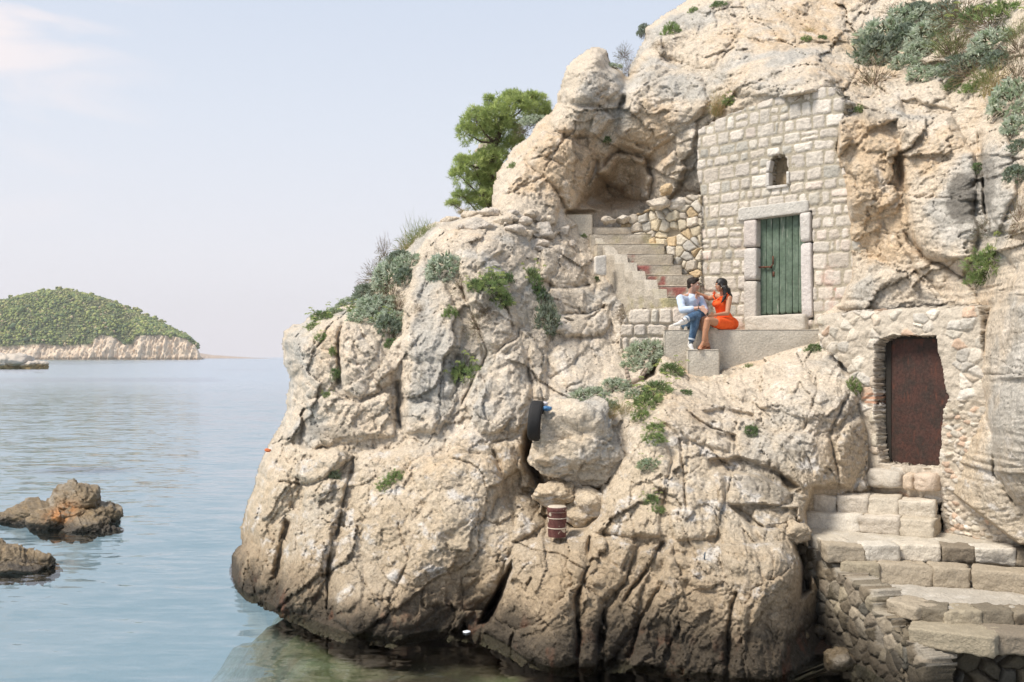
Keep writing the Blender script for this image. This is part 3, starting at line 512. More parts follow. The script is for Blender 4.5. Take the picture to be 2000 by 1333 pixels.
def courses(S, Zz, ch=.2, cw=.23, gap=.022, seed=1, proud=.04, pals=None, mortar=(.40, .365, .30), wob=.018, rnd=.045, irregular=.3):
    rng = random.Random(seed); h = np.zeros(S.shape); c = np.zeros(S.shape+(3,))+np.array(mortar)
    h += .012*fbm(S*7, Zz*7, None, 4, seed, .6); c = c*(1+.3*fbm(S*9, Zz*9, None, 4, seed+3, .6)[..., None])
    wu = S+wob*fbm(S*6, Zz*6, None, 4, seed+1, .65); wv = Zz+wob*fbm(S*6, Zz*6, None, 4, seed+2, .65)+.05*perlin(S*.7, Zz*.5, seed=seed)
    z = Zz.min()-.05; smin, smax = S.min(), S.max()
    st = S[0, 1]-S[0, 0]; z_0 = Zz[0, 0]; s_0 = S[0, 0]
    while z < Zz.max():
        hh = ch*rng.uniform(.75, 1.25); s = smin-rng.uniform(0, cw)
        while s < smax:
            ww = cw*rng.uniform(.6, 1.5)
            parts = [(s, z, ww, hh)]
            if rng.random() < irregular*.6: t = rng.uniform(.4, .6); parts = [(s, z, ww, hh*t), (s, z+hh*t, ww, hh*(1-t))]
            elif rng.random() < irregular*.5: t = rng.uniform(.3, .5); parts = [(s, z, ww*t, hh), (s+ww*t, z, ww*(1-t), hh)]
            for (a, b, w_, h_) in parts:
                i0 = max(int((b-.08-z_0)/st), 0); i1 = min(int((b+h_+.08-z_0)/st)+1, S.shape[0]); j0 = max(int((a-.08-s_0)/st), 0); j1 = min(int((a+w_+.08-s_0)/st)+1, S.shape[1])
                rot = rng.uniform(-.07, .07); g = gap*rng.uniform(.6, 1.6); pr = proud*rng.uniform(.5, 1.25); pal = rng.choice(pals); br = rng.uniform(.85, 1.12); tx, tz = rng.uniform(-.05, .05), rng.uniform(-.08, .08)
                tr1 = rng.uniform(-.25, .25)
                if i1 <= i0 or j1 <= j0: continue
                x_ = wu[i0:i1, j0:j1]-(a+w_/2); y_ = wv[i0:i1, j0:j1]-(b+h_/2)
                xr = x_+rot*y_; yr = y_-rot*x_; r = min(rnd, w_/2-g-.004, h_/2-g-.004)
                if r < .004: continue
                qx = np.abs(xr)*(1+tr1*y_/h_)-(w_/2-g-r); qy = np.abs(yr)-(h_/2-g-r)
                d = np.sqrt(np.maximum(qx, 0)**2+np.maximum(qy, 0)**2)+np.minimum(np.maximum(qx, qy), 0)-r
                t = np.clip(-d/.02, 0, 1); v = np.sqrt(t)*pr+tx*x_+tz*y_+.014*fbm(x_*14+a*7, y_*14+b*5, None, 3, seed+7, .6)
                blk = h[i0:i1, j0:j1]; mm = (d < 0) & (v > blk); blk[mm] = v[mm]
                cc = np.array(pal)*br*(1+.22*fbm(x_*8+a*3, y_*8+b*9, None, 3, seed+9, .6)[..., None]); c[i0:i1, j0:j1][mm] = cc[mm]
            s += ww
        z += hh
    return h, c
def rubble(S, Zz, L=.2, seed=1, proud=.07, pals=None, mortar=(.38, .33, .26), cover=.75, jx=1.3):
    wu = S+.03*fbm(S*5, Zz*5, None, 3, seed, .6); wv = Zz+.03*fbm(S*5, Zz*5, None, 3, seed+4, .6)
    v, rid, cr = bulge(wu/(L*jx), wv/L, seed, k=1.1, s=.35, off=.12)
    isst = (rid < cover)
    t = np.clip((cr-.05)/.16, 0, 1)*isst
    h = proud*np.sqrt(t)*(.6+.8*rid)+.02*fbm(S*9, Zz*9, None, 4, seed+6, .6)+.02*v
    c = np.zeros(S.shape+(3,))+np.array(mortar); k = (np.floor(rid*997).astype(int)) % len(pals); pc = np.array(pals)[k]*(.82+.4*((rid*37) % 1))[..., None]
    c = np.where((t > .05)[..., None], pc, c)*(1+.28*fbm(S*12, Zz*12, None, 3, seed+8, .6)[..., None])
    return h, c
class MB:
    def __init__(s): s.v = []; s.f = []; s.c = []; s.n = 0; s.mi = []
    def add(s, v, f, col=(1, 1, 1), mi=0):
        v = np.asarray(v, float); s.v.append(v); s.f += [tuple(i+s.n for i in q) for q in f]; s.mi += [mi]*len(f)
        col = np.asarray(col, float); s.c.append(np.broadcast_to(col, (len(v), 3)) if col.ndim == 1 else col); s.n += len(v)
    def build(s, name, m, parent=None, smooth=True, world=False):
        return mesh_obj(name, np.concatenate(s.v), s.f, m, parent, smooth, np.concatenate(s.c), midx=s.mi, world=world)
_cube_cache = {}
def grid_cube(n):
    if n in _cube_cache: return _cube_cache[n]
    bm = bmesh.new(); bmesh.ops.create_cube(bm, size=2); bmesh.ops.subdivide_edges(bm, edges=bm.edges[:], cuts=n, use_grid_fill=True)
    v = np.array([x.co[:] for x in bm.verts]); f = [tuple(q.index for q in p.verts) for p in bm.faces]; bm.free(); _cube_cache[n] = (v, f); return v, f
def block(mb, c, size, rz=0, seed=0, pw=7, amp=.02, col=(.5, .45, .4), n=7, tilt=(0, 0), fs=5):
    """a weathered, roughly squared stone"""
    v, f = grid_cube(n); nrm = (np.abs(v)**pw).sum(1)**(1/pw); u = v/nrm[:, None]; hs = np.array(size)/2
    rr = random.Random(seed*7+1); k = np.array([rr.uniform(-.12, .12) for _ in range(3)])
    w_ = u*hs*(1+k*u[:, [1, 2, 0]])
    nn = fbm(w_[:, 0]*fs+seed, w_[:, 1]*fs, w_[:, 2]*fs+seed*.3, 3, seed % 50, .6); w_ = w_*(1+0*nn[:, None])+u*(nn*amp)[:, None]
    ca, sa = math.cos(tilt[0]), math.sin(tilt[0]); w_ = w_@np.array([[1, 0, 0], [0, ca, sa], [0, -sa, ca]])
    ca, sa = math.cos(tilt[1]), math.sin(tilt[1]); w_ = w_@np.array([[ca, 0, -sa], [0, 1, 0], [sa, 0, ca]])
    ca, sa = math.cos(rz), math.sin(rz); w_ = w_@np.array([[ca, sa, 0], [-sa, ca, 0], [0, 0, 1]])
    w_ = w_+np.array(c)
    cc = np.array(col)*(1+.25*fbm(w_[:, 0]*6, w_[:, 1]*6, w_[:, 2]*6, 3, 3, .6)[:, None])
    mb.add(w_, f, cc)
_ico = {}
def ico(n):
    if n not in _ico:
        bm = bmesh.new(); bmesh.ops.create_icosphere(bm, subdivisions=n, radius=1); _ico[n] = (np.array([x.co[:] for x in bm.verts]), [tuple(q.index for q in p.verts) for p in bm.faces]); bm.free()
    return _ico[n]
def boulder(c, rad, seed=0, n=5, cuts=12, planes=(), grey=None, ochre=None, amp=.05, soft=34, fr=2.0, colf=None):
    v, f = ico(n); rng = np.random.RandomState(seed)
    nn = rng.normal(size=(cuts, 3)); nn /= np.linalg.norm(nn, axis=1)[:, None]; dd = rng.uniform(.55, .92, cuts)
    if planes: pn = unit(np.array([p[0] for p in planes], float)); nn = np.concatenate([nn, pn]); dd = np.concatenate([dd, [p[1] for p in planes]])
    t = np.concatenate([(v@nn.T)/dd, np.ones((len(v), 1))*.98], 1); t = np.maximum(t, .05)
    r = 1/((t**soft).sum(1)**(1/soft)); w_ = v*r[:, None]*np.array(rad)
    k = 1/np.mean(rad)
    h = bulge(w_[:, 0]*fr*k+w_[:, 1]*k*1.3, w_[:, 2]*fr*k-w_[:, 1]*k*.7, seed+1)[0]*.13+cells(w_[:, 0]*2.2*k+w_[:, 1]*k*1.4, w_[:, 2]*3.2*k-w_[:, 1]*k*1.1, seed+3)[0]*.09+cells(w_[:, 0]*4.6*k+w_[:, 1]*k*3, w_[:, 2]*7*k-w_[:, 1]*k*2, seed+5)[0]*.045+cells(w_[:, 0]*9.5*k+w_[:, 1]*k*6, w_[:, 2]*14*k-w_[:, 1]*k*4, seed+8)[0]*.02+fbm(w_[:, 0]*fr*k, w_[:, 1]*fr*k, w_[:, 2]*fr*k, 4, seed, .55)*.10+fbm(w_[:, 0]*6*k, w_[:, 1]*6*k, w_[:, 2]*11*k, 4, seed, .6, True)*.035
    w_ = w_+v*(h*np.mean(rad)*(amp/.05))[:, None]
    W = w_+np.array(c); cc = (colf or rock_colour)(W[:, 0], W[:, 1], W[:, 2], seed % 30)
    return W, f, cc
def cyl(mb, a, b, r0, r1=None, n=8, col=(1, 1, 1), mi=0, cap=True):
    a = np.array(a, float); b = np.array(b, float); r1 = r0 if r1 is None else r1; d = b-a; d /= np.linalg.norm(d)+1e-9
    x = np.cross(d, [0, 0, 1.]) if abs(d[2]) < .9 else np.cross(d, [1., 0, 0]); x /= np.linalg.norm(x); y = np.cross(d, x)
    an = np.linspace(0, 2*np.pi, n, endpoint=False); ring = np.cos(an)[:, None]*x+np.sin(an)[:, None]*y
    v = np.concatenate([a+ring*r0, b+ring*r1]); f = [(i, (i+1) % n, n+(i+1) % n, n+i) for i in range(n)]
    if cap: f += [tuple(range(n-1, -1, -1)), tuple(range(n, 2*n))]
    mb.add(v, f, col, mi)
M['stone'] = mat('wall_stone', attr=True, rough=.93, bump=(16, .03), vari=.22, nscale=9)
M['concrete'] = mat('old_concrete', attr=True, rough=.95, bump=(28, .02), vari=.26, nscale=7)
WHITE = [(0.615, 0.551, 0.475), (0.588, 0.525, 0.45), (0.636, 0.572, 0.495), (0.609, 0.546, 0.475), (0.572, 0.504, 0.425), (0.62, 0.536, 0.46), (0.53, 0.484, 0.41), (0.583, 0.515, 0.43), (0.615, 0.551, 0.475), (0.594, 0.536, 0.46), (0.657, 0.598, 0.52), (0.445, 0.416, 0.36)]
# ------------------------------------------------------------------ masonry facade with the green door
FP_ = Plane(*FAC)
fx, fy = FAC[0]
facade = empty('masonry_facade', (float(FP_.w(1.7, 0)[0]), float(FP_.w(1.7, 0)[1]), 4.26), label='pale stone masonry wall built into the cliff around the green door', cat='wall')
DOOR = [(1479, 428), (1566, 417), (1569, 612), (1481, 620)]
NICHE = [(1504, 363), (1503, 325), (1506, 313), (1513, 305), (1522, 302), (1531, 304), (1537, 312), (1538, 325), (1538, 360)]
def hf(S, Zz):
    h, c = courses(S, Zz, .228, .275, .019, 11, .022, WHITE, (.40,.35,.27), irregular=.16, rnd=.035, wob=.02)
    # red paint marks and pink wash on the lower courses
    n = fbm(S*2.6, Zz*2.6, None, 4, 71, .6); low = 1-sstep(5.2, 6.2, Zz); c = mixc(c, (.60, .40, .33), sstep(.1, .4, n)*low*.5)
    n = fbm(S*7, Zz*3, None, 4, 74, .6); c = mixc(c, (.48, .13, .09), sstep(.36, .5, n)*low*.7)
    return h, c
relief('stonework', FP_, [(1365,652),(1366,540),(1368,400),(1360,330),(1362,255),(1400,232),(1470,205),(1530,182),(1580,166),(1625,170),(1650,200),(1642,250),(1630,290),(1648,330),(1664,365),(1670,420),(1684,470),(1702,520),(1682,545),(1650,590),(1640,652)], [[(1457,430),(1587,412),(1589,625),(1457,632)], NICHE], hf, parent=None, back=.04).parent = facade
for o in [o for o in C.objects if o.name == 'stonework']: o.matrix_parent_inverse = Matrix.Translation(facade.location).inverted()
def pbox(mb, pl, quad, h0, h1, col, seed=1, n=6, amp=.006, pw=16):
    """a dressed stone whose face fills a photo quad lying on the wall plane"""
    q = np.array([pl.px(*p) for p in quad]); v, f = grid_cube(n); nrm = (np.abs(v)**pw).sum(1)**(1/pw); u = (v/nrm[:, None]+1)/2
    bl, br, tr_, tl = q[0], q[1], q[2], q[3]
    a = u[:, 0][:, None]; b = u[:, 2][:, None]; sz = (bl*(1-a)+br*a)*(1-b)+(tl*(1-a)+tr_*a)*b
    h = h0+(h1-h0)*(1-u[:, 1]); h = h+amp*2*fbm(sz[:, 0]*12, sz[:, 1]*12, None, 3, seed)
    sz = sz+amp*np.stack([fbm(sz[:, 1]*6, h*9, None, 3, seed+3), fbm(sz[:, 0]*6, h*9, None, 3, seed+5)], 1)
    W = np.stack([pl.p0[0]+sz[:, 0]*pl.d[0]+h*pl.n[0], pl.p0[1]+sz[:, 0]*pl.d[1]+h*pl.n[1], sz[:, 1]], 1)
    n_ = fbm(sz[:, 0]*9, sz[:, 1]*9, None, 3, 4, .6); cc = np.array(col)*(1+.2*n_[:, None]); mb.add(W, f, cc)
def child(mb, name, m, par, smooth=True): return mb.build(name, m, par, smooth, world=True)
mb = MB(); pbox(mb, FP_, [(1443,433),(1581,415),(1580,391),(1443,408)], -.2, .055, (.53,.50,.45), 3, 14); child(mb, 'lintel', M['stone'], facade)
mb = MB(); pbox(mb, FP_, [(1455,484),(1479,482),(1479,429),(1455,432)], -.2, .05, (.55,.485,.44), 4); pbox(mb, FP_, [(1455,548),(1479,547),(1479,484),(1455,486)], -.2, .045, (.57,.525,.48), 5); pbox(mb, FP_, [(1454,630),(1479,629),(1479,549),(1455,550)], -.2, .05, (.55,.50,.44), 6); child(mb, 'jamb', M['stone'], facade)
mb = MB(); pbox(mb, FP_, [(1566,474),(1584,472),(1584,414),(1564,417)], -.2, .05, (.575,.535,.49), 7); pbox(mb, FP_, [(1568,622),(1588,620),(1586,474),(1566,476)], -.2, .055, (.60,.55,.515), 8); child(mb, 'jamb', M['stone'], facade)
mb = MB(); pbox(mb, FP_, [(1462,650),(1580,648),(1578,613),(1460,619)], -.25, .16, (.54,.49,.42), 9, 12, .012, 10); child(mb, 'threshold', M['stone'], facade)
mb = MB()   # stones ringing the niche, and the dark back of the niche
for q in ([(1497,368),(1504,366),(1504,338),(1498,339)], [(1498,338),(1504,336),(1508,314),(1500,316)], [(1538,362),(1543,361),(1543,335),(1538,336)], [(1499,371),(1540,366),(1540,361),(1499,365)]): pbox(mb, FP_, q, -.1, .05, (.58,.54,.49), len(q)+3, 5, .004)
child(mb, 'niche_surround', M['stone'], facade)
def nb_(S, Zz): return -.22+.09*fbm(S*3, Zz*3, None, 4, 4, .6)+.05*bulge(S*6, Zz*6, 2)[0], np.zeros(S.shape+(3,))+np.array((.26, .20, .13))*(1+.5*fbm(S*7, Zz*7, None, 3, 8)[..., None])
o = relief('niche_back', FP_, [(1496,372),(1496,296),(1545,292),(1545,368)], [], nb_, parent=None); o.parent = facade; o.matrix_parent_inverse = Matrix.Translation(facade.location).inverted()
# door of worn green boards
M['greenwood'] = mat('green_paint', (.10, .14, .10), .85, col2=(.14, .185, .14), vari=.3, nscale=3, bump=(30, .006), attr=False)
nt = M['greenwood'].node_tree; b_ = nt.nodes['Principled BSDF']; src = b_.inputs['Base Color'].links[0].from_socket
tcn = N(nt, 'ShaderNodeTexCoord'); mpn = N(nt, 'ShaderNodeMapping'); mpn.inputs['Scale'].default_value = (34, 34, 2.6); nt.links.new(tcn.outputs['Object'], mpn.inputs[0])
nz = N(nt, 'ShaderNodeTexNoise'); nz.inputs['Detail'].default_value = 5; nz.inputs['Scale'].default_value = 1; nt.links.new(mpn.outputs[0], nz.inputs[0])
mr = N(nt, 'ShaderNodeMapRange'); mr.inputs[1].default_value = .63; mr.inputs[2].default_value = .70; nt.links.new(nz.outputs[0], mr.inputs[0])
mc = N(nt, 'ShaderNodeMix', data_type='RGBA'); nt.links.new(mr.outputs[0], mc.inputs[0]); nt.links.new(src, mc.inputs[6]); mc.inputs[7].default_value = (.36, .36, .31, 1); nt.links.new(mc.outputs[2], b_.inputs['Base Color'])
M['rust'] = mat('rusty_iron', (.16, .065, .035), .8, col2=(.09, .05, .04), vari=.35, nscale=20, bump=(60, .003))
M['dark'] = mat('dark_void', (.03, .026, .022), .95)
door = MB(); xs_ = [1478, 1490.5, 1502, 1515.5, 1528, 1541, 1553, 1570]; rng = random.Random(5)
for i in range(7):
    a, b = xs_[i]+.35, xs_[i+1]-.35; yb = lambda x: 617.5-(x-1480)*.075-rng.uniform(0, 2.2); yt = lambda x: 427.5-(x-1479)*.13-2
    pbox(door, FP_, [(a, yb(a)), (b, yb(b)), (b, yt(b)), (a, yt(a))], -.16, -.115+rng.uniform(-.006, .006), (1, 1, 1), i, 6, .003, 14)
dr = child(door, 'door', M['greenwood'], facade); dr['label'] = 'weathered green board door with peeling paint'
mb = MB()
def fw(x, y, h): s, z = FP_.px(x, y); return FP_.w(s, z, h)
for a, b in (((1476,522),(1502,521)), ((1502,521),(1506,515)), ((1506,516),(1506,500))): cyl(mb, fw(*a, -.07), fw(*b, -.07), .014, n=8)
for x in (1478, 1488, 1500): cyl(mb, fw(x, 522, -.12), fw(x, 522, -.04), .018, n=8)
cyl(mb, fw(1505, 530, -.105), fw(1505, 540, -.105), .02, n=6); mb.build('latch', M['rust'], dr)
mb = MB(); pbox(mb, FP_, [(1470,640),(1580,640),(1580,400),(1470,412)], -.34, -.3, (1, 1, 1), 2); child(mb, 'doorway_back', M['dark'], facade)
# ------------------------------------------------------------------ concrete ledge, block step
CON = (.50, .455, .385)
def prism(mb, foot, z0, z1, col, seed=1, st=.07, amp=.012, top=True):
    """cast concrete or a solid of masonry: subdivided walls and top over a convex footprint (counter-clockwise)"""
    foot = [np.array(p, float) for p in foot]
    for i in range(len(foot)):
        a, b = foot[i], foot[(i+1) % len(foot)]; L = np.linalg.norm(b-a); ns = max(int(L/st), 1); nz_ = max(int((z1-z0)/st), 1)
        s, z = np.meshgrid(np.linspace(0, 1, ns+1), np.linspace(z0, z1, nz_+1)); P_ = np.stack([a[0]+(b[0]-a[0])*s, a[1]+(b[1]-a[1])*s, z], -1).reshape(-1, 3)
        nrm = np.array([(b-a)[1], -(b-a)[0], 0])/L; ed = np.minimum(np.minimum(s, 1-s)*L, z1-z).reshape(-1)
        P_ += nrm*(amp*fbm(P_[:, 0]*3, P_[:, 1]*3, P_[:, 2]*3, 4, seed, .6)*np.clip(ed/.05, 0, 1)-.012*(ed < .01))[:, None]
        v = np.arange(s.size).reshape(s.shape); f = gridfaces(v).tolist()
        mb.add(P_, f, np.array(col)*(1+.45*fbm(P_[:, 0]*4, P_[:, 1]*4, P_[:, 2]*4, 5, seed+2, .72)[:, None]))
    if top:
        c0 = sum(foot)/len(foot); n = 8; rings = []
        for k in range(n+1):
            t = k/n; ring = []
            for i in range(len(foot)):
                a, b = foot[i], foot[(i+1) % len(foot)]
                for j in range(6): p = a+(b-a)*j/6; p = p*(1-t)+c0*t; ring.append([p[0], p[1], z1])
            rings.append(ring)
        P_ = np.array(rings).reshape(-1, 3); m_ = len(rings[0]); e = np.repeat(np.arange(n+1) > 0, m_); P_[:, 2] += np.where(e, amp*fbm(P_[:, 0]*3, P_[:, 1]*3, None, 3, seed)+.006, -.001)
        f = [(k*m_+i, k*m_+(i+1) % m_, (k+1)*m_+(i+1) % m_, (k+1)*m_+i) for k in range(n) for i in range(m_)]
        mb.add(P_, f, np.array(col)*1.08*(1+.18*fbm(P_[:, 0]*3, P_[:, 1]*3, None, 4, seed+5, .6)[:, None]))
LZ = 4.265
g0 = gp(1297, 17.02); g1 = gp(1604, 16.75)
mb = MB(); prism(mb, [g0, g1, (g1[0]+.5, 17.9), (4.4, 18.6), (g0[0]+.15, 18.7)], 2.9, LZ, CON, 3)
o = mb.build('concrete_ledge', M['concrete']); tag(o, 'long grey concrete ledge below the green door that the couple sit on', 'ledge')
mb = MB(); s0 = gp(1343, 16.62); s1 = gp(1405, 16.58); prism(mb, [s0, s1, (s1[0]+.12, 17.1), (s0[0]+.05, 17.1)], 3.3, 3.925, (.53,.485,.41), 8)
o = mb.build('concrete_step', M['concrete']); tag(o, 'square concrete block step under the feet of the couple', 'step')
# ------------------------------------------------------------------ upper concrete stairs with red painted risers
TOPS = [(1345,1362,622),(1325,1362,601),(1305,1352,580),(1286,1341,559),(1262,1340,538),(1236,1318,517),(1210,1300,496),(1166,1284,477),(1154,1262,457),(1133,1222,444)]
stairs = empty('concrete_stairs', (3.0, 17.6, 4.26), label='old concrete stairs with red painted risers climbing left to the cave', cat='stairs')
lx, ly = gp(1340, 17.35); 
for k, (xa, xb, y) in enumerate(TOPS):
    Yk = 17.35+.24*k; a = gp(xa, Yk); b = gp(xb+14, Yk); z1 = CAM_H+(HOR-y)/FP*Yk
    a2 = gp(xa-(12 if k < 9 else 0), Yk+.55); b2 = gp(xb+14, Yk+.6)
    mb = MB(); prism(mb, [a, b, b2, a2], 4.0 if k < 7 else 5.0, z1, (.46,.40,.32), 20+k, .04, .04)
    V_ = np.concatenate(mb.v); Cl = np.concatenate(mb.c)
    # red paint on the riser, yellow lichen
    px_ = V_[:, 0]/V_[:, 1]*FP+1000; py_ = HOR-(V_[:, 2]-CAM_H)/V_[:, 1]*FP
    rx = {0:0,1:0,2:(1312,1345),3:(1288,1340),4:(1264,1302),5:(1240,1270),6:(1214,1240)}.get(k, 0)
    if rx:
        s_a, s_b = (rx[0]-1000)/FP*Yk, (rx[1]-1000)/FP*Yk; m_ = sstep(s_a-.03, s_a+.02, V_[:, 0])*(1-sstep(s_b-.03, s_b+.03, V_[:, 0]))*sstep(z1-.2, z1-.17, V_[:, 2])*(1-sstep(z1-.03, z1-.005, V_[:, 2]))*(np.abs(V_[:, 1]-Yk) < .05)*sstep(-.35, .1, fbm(V_[:, 0]*7, V_[:, 2]*7, None, 4, k, .6))
        Cl = mixc(Cl, (.34, .10, .085), m_*.9)
    ly_ = sstep(.05, .4, fbm(V_[:, 0]*2, V_[:, 2]*2, None, 4, 55, .6)); Cl = mixc(Cl, (.42, .37, .16), ly_*.5)
    mb.c = [Cl]; mb.v = [V_]; mb.build('step', M['concrete'], stairs, world=True)
# diagonal side face of the stair
mb = MB(); P0 = gp(1300, 17.32); P1 = gp(1150, 19.5)
s, t = np.meshgrid(np.linspace(0, 1, 60), np.linspace(0, 1, 50)); zt = np.interp(1-s, np.linspace(0, 1, 11), [6.2,6.1,5.98,5.75,5.6,5.45,5.3,5.15,5.0,4.9,4.8]); zt = 6.28-np.ceil((s)*8)/8*1.45+.0
PP = np.stack([P1[0]+(P0[0]-P1[0])*s, P1[1]+(P0[1]-P1[1])*s, 4.2+(zt-4.2)*t], -1).reshape(-1, 3); PP[:, 0] -= .02+.06*fbm(PP[:, 0]*3, PP[:, 1]*2, PP[:, 2]*3, 4, 8, .6)
cc = np.array((.45,.40,.33))*(1+.5*fbm(PP[:, 1]*5, PP[:, 2]*5, None, 5, 9, .72)[:, None]); cc = mixc(cc, (.42,.37,.15), sstep(.0, .35, fbm(PP[:, 1]*1.6, PP[:, 2]*1.6, None, 4, 57, .6))*.6)
v = np.arange(s.size).reshape(s.shape); Pt, Ft, Ct = thicken(PP, gridfaces(v), cc, [(.12, .03, 0)]*2)
mesh_obj('side_wall', Pt, Ft, M['concrete'], stairs, cols=Ct, world=True)
# ------------------------------------------------------------------ dry stone wall of yellow stones
YEL = [(.58, .50, .37), (.57, .48, .34), (.60, .53, .42), (.58, .44, .27), (.56, .49, .40), (.64, .58, .49), (.45, .42, .37)]
DP = Plane(gp(1250, 19.5), gp(1372, 18.68))
o = relief('dry_stone_wall', DP, [(1212,452),(1222,424),(1260,416),(1290,398),(1330,388),(1372,380),(1374,560),(1345,548),(1320,515),(1296,498),(1270,475),(1240,462)], [], lambda S, Zz: rubble(S, Zz, .165, 5, .09, YEL, (.40,.33,.24), .93), .014, .4, m=M['stone'], rag=.06)
tag(o, 'rough wall of yellowish stones between the red stairs and the masonry', 'stone wall')
# low base wall below the stairs, left of the ledge
BP = Plane(gp(1205, 17.5), gp(1335, 17.15))
o = relief('retaining_wall', BP, [(1208,690),(1212,640),(1232,604),(1345,598),(1345,660),(1300,660),(1290,700)], [], lambda S, Zz: courses(S, Zz, .24, .27, .014, 31, .05, WHITE, (.45,.39,.31)), .014, .3, m=M['stone'])
tag(o, 'low wall of large white blocks under the concrete stairs', 'stone wall')
# ------------------------------------------------------------------ rubble wall round the rusty door
RP = Plane(*RUB)
rub_e = empty('rubble_wall', (float(RP.p0[0]), float(RP.p0[1]), 2.1), label='crumbling rubble masonry wall with pebbles and brick around the rusty metal door', cat='wall')
RD = [(1708,676),(1722,662),(1745,655),(1828,657),(1829,690),(1838,720),(1845,765),(1851,776),(1842,800),(1838,830),(1836,880),(1832,915),(1718,905),(1712,850),(1708,780),(1706,720)]
RPAL = [(.60,.54,.46),(.57,.50,.41),(.62,.57,.50),(.53,.46,.37),(.52,.44,.35),(.52,.38,.28),(.58,.52,.42),(.5,.45,.38),(.55,.5,.42),(.50,.46,.40)]
def rf(S, Zz):
    h, c = rubble(S, Zz, .14, 9, .035, RPAL, (.52,.455,.37), .5); h2, c2 = rubble(S, Zz, .06, 14, .028, RPAL, (.50,.43,.34), .7, 1.6)
    sr, _ = RP.px(1836, 800); t = sstep(sr-.05, sr+.1, S)[..., None]*(Zz < 3.2)[..., None]; hh = h*(1-t[..., 0])+h2*t[..., 0]
    hh = hh+.07*fbm(S*1.8, Zz*1.8, None, 4, 61, .6)+.03*bulge(S*3, Zz*3, 5)[0]
    c = c*(1-t)+c2*t; sl, zl = RP.px(1700, 780); br = np.exp(-(((S-sl)/.18)**2+((Zz-zl)/.12)**2)); c = mixc(c, (.50,.25,.15), sstep(.4, .7, br)*(np.sin(Zz*95) > -.3)*.8)
    s2, z2 = RP.px(1770, 590); br = np.exp(-(((S-s2)/.35)**2+((Zz-z2)/.09)**2)); c = mixc(c, (.58,.33,.2), sstep(.45, .7, br)*(fbm(S*9, Zz*16, None, 2, 5) > .1)*.5)
    return hh, c
o = relief('rubble_masonry', RP, [(1592,625),(1600,614),(1700,606),(1800,600),(1905,596),(1918,700),(1926,800),(1944,900),(1995,1000),(2010,1085),(1835,1062),(1834,985),(1640,975),(1672,940),(1676,905),(1668,800),(1655,735),(1632,700),(1598,676)], [RD], rf, .013, .45, rag=.05, back=.07); o.parent = rub_e; o.matrix_parent_inverse = Matrix.Translation(rub_e.location).inverted()
M['rustdoor'] = mat('rusted_sheet', (.065, .030, .023), .75, col2=(.04, .026, .021), vari=.5, nscale=5, bump=(20, .01), spec=.35)
nt = M['rustdoor'].node_tree; b_ = nt.nodes['Principled BSDF']; src = b_.inputs['Base Color'].links[0].from_socket
tcn = N(nt, 'ShaderNodeTexCoord'); mpn = N(nt, 'ShaderNodeMapping'); mpn.inputs['Scale'].default_value = (16, 16, 5); nt.links.new(tcn.outputs['Object'], mpn.inputs[0])
nz = N(nt, 'ShaderNodeTexNoise'); nz.inputs['Detail'].default_value = 6; nz.inputs['Scale'].default_value = 1; nt.links.new(mpn.outputs[0], nz.inputs[0])
mr = N(nt, 'ShaderNodeMapRange'); mr.inputs[1].default_value = .6; mr.inputs[2].default_value = .75; nt.links.new(nz.outputs[0], mr.inputs[0])
mc = N(nt, 'ShaderNodeMix', data_type='RGBA'); nt.links.new(mr.outputs[0], mc.inputs[0]); nt.links.new(src, mc.inputs[6]); mc.inputs[7].default_value = (.12, .042, .026, 1); nt.links.new(mc.outputs[2], b_.inputs['Base Color'])
mb = MB(); pbox(mb, RP, [(1722,914),(1862,928),(1862,650),(1722,650)], -.27, -.23, (1,1,1), 3, 10, .004, 20); rdr = child(mb, 'door', M['rustdoor'], rub_e); rdr['label'] = 'dark red rusted metal door'
mb = MB(); pbox(mb, RP, [(1712,914),(1722,914),(1722,650),(1712,650)], -.32, -.22, (1,1,1), 5, 5, .003, 20); pbox(mb, RP, [(1712,662),(1860,662),(1860,652),(1712,652)], -.32, -.22, (1,1,1), 6, 5, .003, 20); mb.build('door_frame', M['dark'], rdr, world=False)
mb = MB(); pbox(mb, RP, [(1715,925),(1865,925),(1865,640),(1715,640)], -.42, -.38, (1, 1, 1), 2); child(mb, 'doorway_back', M['dark'], rub_e)
mb = MB(); pbox(mb, RP, [(1702,950),(1770,955),(1770,921),(1704,912)], -.3, .2, (.52,.47,.40), 11, 8, .03, 6); pbox(mb, RP, [(1773,956),(1793,957),(1793,925),(1773,923)], -.3, .16, (.56,.45,.34), 12, 6, .02, 6); pbox(mb, RP, [(1795,958),(1838,960),(1836,924),(1795,922)], -.3, .18, (.58,.47,.37), 13, 7, .03, 6); child(mb, 'sill', M['stone'], rub_e)
